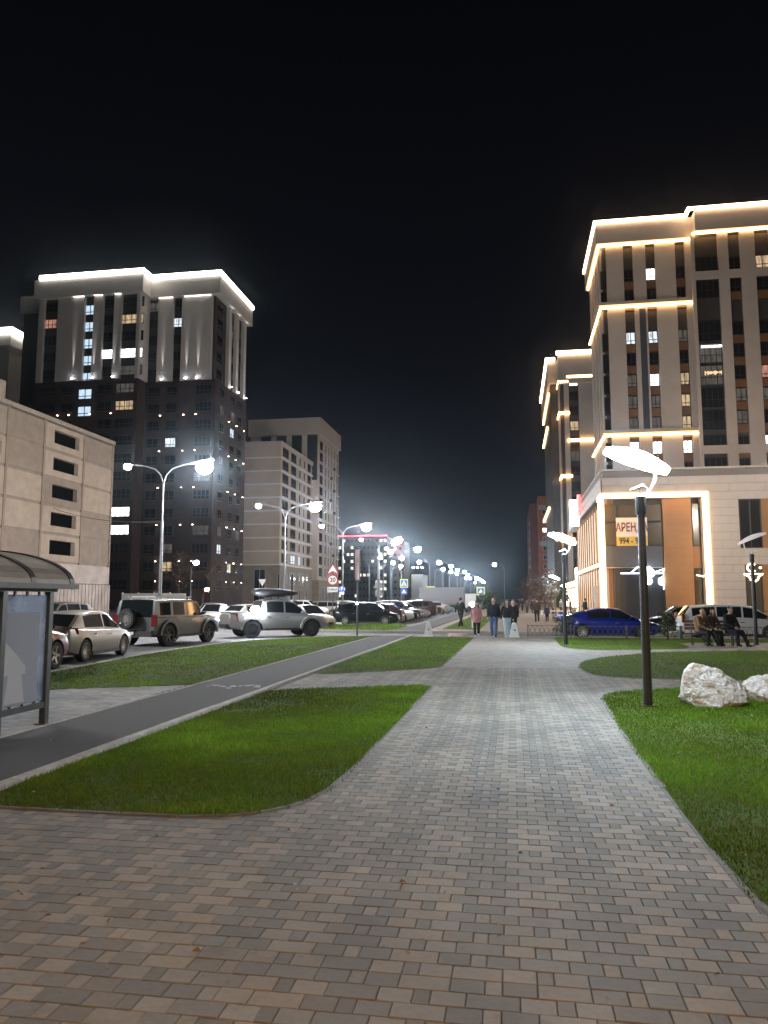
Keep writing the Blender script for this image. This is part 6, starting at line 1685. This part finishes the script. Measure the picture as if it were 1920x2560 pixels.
# kick scooters and a parked bicycle by the shop front
def wheel_ring(r, w=.025): b = MB(); b.lathe([(r - w * 2, -w), (r, -w), (r, w), (r - w * 2, w), (r - w * 2, -w)], 'x', 18); return b
def scooter(x, y, rz, label, led=False):
    t = thing('kick_scooter', label, 'scooter', (x, y, 0), rz, 'kick scooters on the promenade')
    for yy in (.45, -.45): b = wheel_ring(.11, .03); b.v = [(x_, y_ + yy, z_ + .11) for x_, y_, z_ in b.v]; b.build('wheel', 'tyre', t)
    b = MB(); b.box(-.08, .08, -.40, .32, .13, .18); b.build('deck', 'black_plastic', t)
    b = MB(); b.tube([(0, .45, .12), (0, .33, 1.08)], .025, 8); b.build('stem', 'white_paint', t)
    b = MB(); b.tube([(-.24, .32, 1.08), (.24, .32, 1.08)], .018, 8); b.build('handlebar', 'black_plastic', t)
    if led: b = MB(); b.box(-.09, .09, -.35, .28, .08, .12); b.build('deck_light', 'blue_led', t)
    return t
scooter(4.6, 80, R(-70), 'kick scooter with a blue glowing deck in front of the seated people', True)
scooter(5.3, 81, R(-40), 'white-stemmed kick scooter next to the blue glowing one')
scooter(5.8, 79, R(-110), 'kick scooter nearest the shop front by the lamp post')
BK = thing('bicycle', 'bicycle leaning by the lit shop front', 'bicycle', (5.9, 72, 0), R(-75))
for yy in (.52, -.52): b = wheel_ring(.34, .018); b.v = [(x_, y_ + yy, z_ + .34) for x_, y_, z_ in b.v]; b.build('wheel', 'tyre', BK)
b = MB(); b.tube([(0, -.52, .34), (0, -.1, .30), (0, .36, .80), (0, -.18, .78), (0, -.1, .30)], .02, 6); b.tube([(0, .52, .34), (0, .34, .95)], .02, 6); b.tube([(0, -.52, .34), (0, -.2, .85)], .018, 6); b.build('frame', 'paint_white', BK)
b = MB(); b.ball((0, -.22, .90), (.08, .14, .04), 8, 5); b.build('saddle', 'black_plastic', BK); b = MB(); b.tube([(-.26, .30, 1.0), (.26, .30, 1.0)], .016, 6); b.build('handlebar', 'steel', BK)
# planter bench on the promenade
PB = thing('promenade_bench', 'long pale backless bench on the promenade by the scooters', 'bench', (4.3, 84.5, 0))
b = MB(); b.box(-1.6, 1.6, -.25, .25, .38, .46); b.build('seat', 'white_paint', PB)
for s in (-1.3, 1.3): b = MB(); b.box(s - .1, s + .1, -.2, .2, 0, .379); b.build('leg', 'white_paint', PB)
# cables from the first street lamp
b = MB(); p0_, p1_ = Vector((-19.2, 40, 6.0)), Vector((-37.5, 58, 9.2))
b.tube([tuple(p0_.lerp(p1_, s) - Vector((0, 0, 1.6 * s * (1 - s)))) for s in np.linspace(0, 1, 14)], .018, 5)
tag(b.build('cable', 'steel'), 'thin overhead cable from the first street lamp to the car park', 'cable')
# utility board by the fins
b = MB((6.2, 62, 0)); b.box(6.2, 6.45, 60.6, 62.6, 0, 2.7); tag(b.build('info_board', 'stained_white', None, None, (6.2, 62, 0)), 'tall pale board standing by the glowing portal corner', 'board')
# ================================================================== PEOPLE
_queue = []
def remesh(b, name, vox, m, parent, smooth_it=4):
    """queue a closed surface to be fused from overlapping forms; all are fused in one pass below"""
    ob = bpy.data.objects.new('tmp', b.mesh('tmp')); COL.objects.link(ob)
    md = ob.modifiers.new('r', 'REMESH'); md.mode = 'VOXEL'; md.voxel_size = vox
    sm = ob.modifiers.new('s', 'SMOOTH'); sm.factor = .5; sm.iterations = smooth_it
    _queue.append((ob, name, m, parent))
def flush():
    dg = bpy.context.evaluated_depsgraph_get()
    done = [(bpy.data.meshes.new_from_object(ob.evaluated_get(dg)), name, m, parent) for ob, name, m, parent in _queue]
    for q in _queue: me = q[0].data; bpy.data.objects.remove(q[0]); bpy.data.meshes.remove(me)
    for res, name, m, parent in done:
        res.name = name; res.polygons.foreach_set('use_smooth', [True] * len(res.polygons)); res.materials.clear(); link(name, res, m, parent)
def seg(b, p, q, r0, r1, k=5):
    p, q = Vector(p), Vector(q); pts = [p.lerp(q, i / (k - 1)) for i in range(k)]; rs = [r0 + (r1 - r0) * i / (k - 1) for i in range(k)]
    b.tube(pts, rs, 8); b.ball(tuple(p), r0, 8, 6); b.ball(tuple(q), r1, 8, 6)
def person(label, x, y, heading, h=1.74, pose='walk', top='navy', low='jeans', shoe='black', hair='dark', long_hair=False, coat=0.0, phase=1, arms=None, vox=.016, z=0.0, shoes_m=None, group=None, hat=None, bulk=1.0, lean=0.0):
    """forward is local -Y after heading 0 means facing the camera; heading turns clockwise seen from above"""
    t = thing('person', label, 'person', (x, y, z), R(heading), group)
    s = h / 1.75; S3 = lambda v: (v[0] * s, v[1] * s, v[2] * s)
    fw = -1     # facing -Y
    J = {}
    if pose == 'sit':
        J['hip'] = (0, 0, .52); J['chest'] = (0, .02 + lean * .2, 1.0); J['neck'] = (0, -.01 - lean * .25, 1.14); J['head'] = (0, -.04 - lean * .3, 1.28)
        for k, sx_ in (('L', 1), ('R', -1)):
            J['h' + k] = (.09 * sx_, 0, .50); kn = (.13 * sx_, -.44, .50); J['k' + k] = kn; J['f' + k] = (.12 * sx_, -.46 - (.22 if sx_ * phase > 0 else .02), .07)
            J['s' + k] = (.19 * sx_, .02 - lean * .2, 1.06); J['e' + k] = (.25 * sx_, -.10 - lean * .2, .78); J['w' + k] = (.13 * sx_, -.33 - lean * .1, .66)
    else:
        st = {'walk': .22, 'stand': .02}[pose]
        J['hip'] = (0, 0, .93); J['chest'] = (0, .0 - lean * .1, 1.28); J['neck'] = (0, .0 - lean * .14, 1.47); J['head'] = (0, -.025 - lean * .16, 1.615)
        for k, sx_ in (('L', 1), ('R', -1)):
            f = st * sx_ * phase
            J['h' + k] = (.095 * sx_, 0, .90); J['k' + k] = (.10 * sx_, -f * .55 - (.05 if f < 0 else .01), .50); J['f' + k] = (.095 * sx_, -f * 1.15, .07 if f >= 0 else .11)
            J['s' + k] = (.185 * sx_, 0 - lean * .1, 1.40); J['e' + k] = (.245 * sx_, .02 + f * .4, 1.12); J['w' + k] = (.245 * sx_, -.06 + f * .95, .88)
            if arms == 'pocket': J['e' + k] = (.27 * sx_, .06, 1.12); J['w' + k] = (.17 * sx_, -.08, .95)
            if arms == 'phone': J['e' + k] = (.24 * sx_, -.02, 1.10); J['w' + k] = (.08 * sx_, -.28, 1.16)
    J = {k: S3(v) for k, v in J.items()}
    V3 = lambda a: Vector(J[a])
    # body: one continuous skin surface
    b = MB(); hd = V3('head')
    b.ball(tuple(hd), (.078 * s, .098 * s, .118 * s), 12, 9); b.ball(tuple(hd + Vector((0, -.03, -.055)) * s), (.056 * s, .065 * s, .065 * s), 10, 7)
    b.ball(tuple(hd + Vector((0, -.105, -.02)) * s), (.014 * s, .022 * s, .026 * s), 6, 5)
    for sx_ in (1, -1): b.ball(tuple(hd + Vector((.080 * sx_, .01, -.01)) * s), (.014 * s, .026 * s, .036 * s), 6, 5)
    seg(b, hd - Vector((0, -.02, .06)) * s, V3('neck'), .05 * s, .055 * s)
    seg(b, V3('neck'), V3('chest'), .075 * s, .135 * s); seg(b, V3('chest'), V3('hip'), .135 * s, .13 * s); seg(b, V3('sL'), V3('sR'), .055 * s, .055 * s)
    for k in 'LR':
        seg(b, V3('s' + k), V3('e' + k), .048 * s, .038 * s); seg(b, V3('e' + k), V3('w' + k), .037 * s, .027 * s)
        seg(b, V3('h' + k), V3('k' + k), .08 * s, .052 * s); seg(b, V3('k' + k), V3('f' + k), .05 * s, .035 * s)
        # hand: palm, four fingers, thumb
        w = V3('w' + k); d = (w - V3('e' + k)).normalized(); side = Vector((-1 if k == 'L' else 1, 0, 0)); fwd = d.cross(side).normalized()
        seg(b, w, w + d * .075 * s, .028 * s, .034 * s, 3)
        for i, L_ in enumerate((.060, .072, .068, .052)):
            o = w + d * .085 * s + fwd * (.030 - .020 * i) * s; m1 = o + d * L_ * .5 * s + side * .006 * s
            b.tube([tuple(o), tuple(m1), tuple(m1 + d * L_ * .4 * s + side * .022 * s)], [.0115 * s, .011 * s, .009 * s], 6)
        o = w + d * .03 * s + fwd * .032 * s; b.tube([tuple(o), tuple(o + d * .03 * s + fwd * .025 * s), tuple(o + d * .065 * s + fwd * .03 * s)], [.014 * s, .012 * s, .010 * s], 6)
    remesh(b, 'body', vox * .8, 'skin', t, 2)
    if vox < .02:
        for sx_ in (1, -1): e_ = MB(); e_.ball(tuple(hd + Vector((.032 * sx_, -.090, .012)) * s), .011 * s, 6, 5); e_.build('eye', 'hair_dark', t)
        e_ = MB(); e_.ball(tuple(hd + Vector((0, -.093, -.062)) * s), (.022 * s, .008 * s, .006 * s), 6, 4); e_.build('mouth', 'cloth_red', t)
    # hair or hat
    b = MB(); b.ball(tuple(hd + Vector((0, .034, .034)) * s), (.088 * s, .094 * s, .104 * s), 12, 8)
    if long_hair:
        b.ball(tuple(hd + Vector((0, .06, -.12)) * s), (.085 * s, .05 * s, .14 * s), 10, 7)
        for sx_ in (1, -1): b.tube([tuple(hd + Vector((.075 * sx_, -.02, .03)) * s), tuple(hd + Vector((.09 * sx_, -.03, -.12)) * s), tuple(hd + Vector((.10 * sx_, -.06, -.27)) * s)], [.03 * s, .032 * s, .02 * s], 7)
    if hat:
        b.ball(tuple(hd + Vector((0, .0, .05)) * s), (.095 * s, .11 * s, .08 * s), 10, 7)
    remesh(b, 'hat' if hat else 'hair', vox * .8, 'cloth_' + hat if hat else 'hair_' + hair, t, 2)
    # jacket
    b = MB(); q = bulk * s
    seg(b, V3('neck') - Vector((0, 0, .035)) * s, V3('chest'), .075 * q, .165 * q); seg(b, V3('chest'), V3('hip') + Vector((0, 0, .06)) * s, .165 * q, .15 * q); seg(b, V3('sL'), V3('sR'), .075 * q, .075 * q)
    for sx_ in (.06, -.06): seg(b, V3('chest') + Vector((sx_, 0, 0)) * s, V3('hip') + Vector((sx_ * 1.2, 0, .02)) * s, .15 * q, .135 * q)
    for k in 'LR': seg(b, V3('s' + k), V3('e' + k), .072 * q, .060 * q); seg(b, V3('e' + k), V3('w' + k), .058 * q, .045 * q)
    if coat and pose != 'sit':
        hp = V3('hip'); b.tube([tuple(hp), tuple(hp - Vector((0, 0, coat * .6)) * s), tuple(hp - Vector((0, 0, coat)) * s)], [.19 * q, .205 * q, .225 * q], 12)
    b.tube([tuple(V3('neck') - Vector((0, 0, .06)) * s), tuple(V3('neck') + Vector((0, .012, .015)) * s)], [.085 * q, .066 * q], 10)
    remesh(b, 'jacket', vox, 'cloth_' + top, t)
    # trousers
    b = MB(); seg(b, V3('hL'), V3('hR'), .115 * s, .115 * s); b.ball(tuple(V3('hip')), (.16 * s, .12 * s, .12 * s), 10, 7)
    for k in 'LR': seg(b, V3('h' + k), V3('k' + k), .108 * s, .082 * s); seg(b, V3('k' + k), V3('f' + k) + Vector((0, 0, .02)), .080 * s, .066 * s)
    remesh(b, 'trousers', vox, 'cloth_' + low, t)
    for k in 'LR':
        f = V3('f' + k); b = MB(); b.ball(tuple(f + Vector((0, .02, -.025)) * s), (.045 * s, .06 * s, .048 * s), 8, 6); b.ball(tuple(f + Vector((0, -.10, -.035)) * s), (.045 * s, .10 * s, .036 * s), 8, 6)
        remesh(b, 'shoe', vox, 'cloth_' + (shoes_m or shoe), t, 2)
    return t
person('girl in a long pink coat walking towards us beside the man', *on_ground(1192, 1590, 0), 4, 1.62, 'walk', 'pink', 'black', hair='dark', long_hair=True, coat=.26, phase=-1, shoes_m='white', vox=.015, bulk=1.0)
person('man in a dark jacket and blue jeans walking towards us', *on_ground(1235, 1592, 0), -4, 1.80, 'walk', 'navy', 'jeans', hair='brown', phase=.5, vox=.015, bulk=1.04)
person('woman in black with pale jeans walking beside the bollard', *on_ground(1268, 1594, 0), 12, 1.68, 'walk', 'black', 'pale_jeans', hair='dark', long_hair=True, phase=-.8, vox=.015, shoes_m='white', bulk=.95)
person('person in black half behind the woman in pale jeans', *on_ground(1284, 1586, 0), -10, 1.70, 'stand', 'black', 'black', hair='dark', vox=.015, bulk=.95)
person('man in black striding across the cycle path, seen from behind', *on_ground(1152, 1567, 0), 150, 1.80, 'walk', 'black', 'black', hair='dark', phase=1.2, vox=.016, hat='black')
person('adult in a dark brown coat holding back to us on the promenade', *on_ground(1343, 1555, 0), 184, 1.80, 'stand', 'brown', 'black', hair='dark', vox=.02, bulk=1.0)
person('child in a purple vest standing next to the adult on the promenade', *on_ground(1368, 1555, 0), 170, 1.28, 'stand', 'purple', 'black', hair='fair', vox=.018, phase=1)
crowd = [(1318, 1533, 1.66, 'brown', 'black', 'walker in a brown jacket on the far promenade, first from the left'), (1306, 1527, 1.75, 'black', 'navy', 'walker in black on the far promenade, left of the brown jacket'), (1283, 1530, 1.72, 'grey', 'grey', 'walker in grey standing behind the group on the far promenade'), (1333, 1535, 1.78, 'black', 'black', 'dark figure beside the autumn trees'),
         (1383, 1537, 1.66, 'brown', 'black', 'person in brown leaning by the scooters'), (1404, 1536, 1.70, 'grey', 'brown', 'person in a grey jacket with a kick scooter'), (1426, 1533, 1.70, 'black', 'black', 'person standing against the bright shop front'), (1459, 1537, 1.78, 'black', 'black', 'dark figure by the pale board at the portal'), (1298, 1522, 1.7, 'navy', 'black', 'tiny walker farthest down the promenade'), (1328, 1524, 1.7, 'tan', 'black', 'walker in tan far behind the dark figures')]
for i, (px, py, h, a, c, lab) in enumerate(crowd):
    x, y = on_ground(px, py, 0)
    if i == 7: x, y = 5.6, 63.0
    person(lab, x, y, (170, 10, 0, 185, 60, -40, 90, 120, 5, 180)[i], h, 'walk' if i in (0, 1, 8, 9) else 'stand', a, c, phase=(-1) ** i, vox=.028, group='people far down the promenade', arms='pocket' if i % 2 else None)
# on the bench
person('person in a tan coat sitting on the bench turned to the others', 6.95, 30.95, 38, 1.70, 'sit', 'tan', 'black', hair='fair', long_hair=True, phase=1, vox=.016, bulk=1.0, lean=.4)
person('person in a brown jacket sitting in the middle of the bench', 7.36, 31.0, 20, 1.68, 'sit', 'brown', 'black', hair='brown', long_hair=True, phase=-1, vox=.016, lean=.3)
person('man in a dark jacket sitting at the end of the bench, leg stretched', 7.98, 30.85, 30, 1.80, 'sit', 'black', 'navy', hair='dark', phase=1, vox=.016, bulk=1.0, lean=.1)
flush()
# ================================================================== NIGHT AIR: thin haze added to stand in for lamp bloom
hz = MB(); hz.box(-120, 110, -40, 520, -1.2, 75)
o = hz.build('haze', 'asphalt'); o.data.materials.clear()
hm = bpy.data.materials.new('haze'); hm.use_nodes = True; n, l = hm.node_tree.nodes, hm.node_tree.links; n.clear()
oo = n.new("ShaderNodeOutputMaterial"); pv = n.new("ShaderNodeVolumePrincipled"); pv.inputs["Density"].default_value = .00022; pv.inputs["Color"].default_value = (.72, .86, 1, 1); pv.inputs["Anisotropy"].default_value = .955
l.new(pv.outputs[0], oo.inputs["Volume"]); o.data.materials.append(hm); o['kind'] = 'stuff'; o['label'] = 'faint night haze added for a bloom round the lamps'
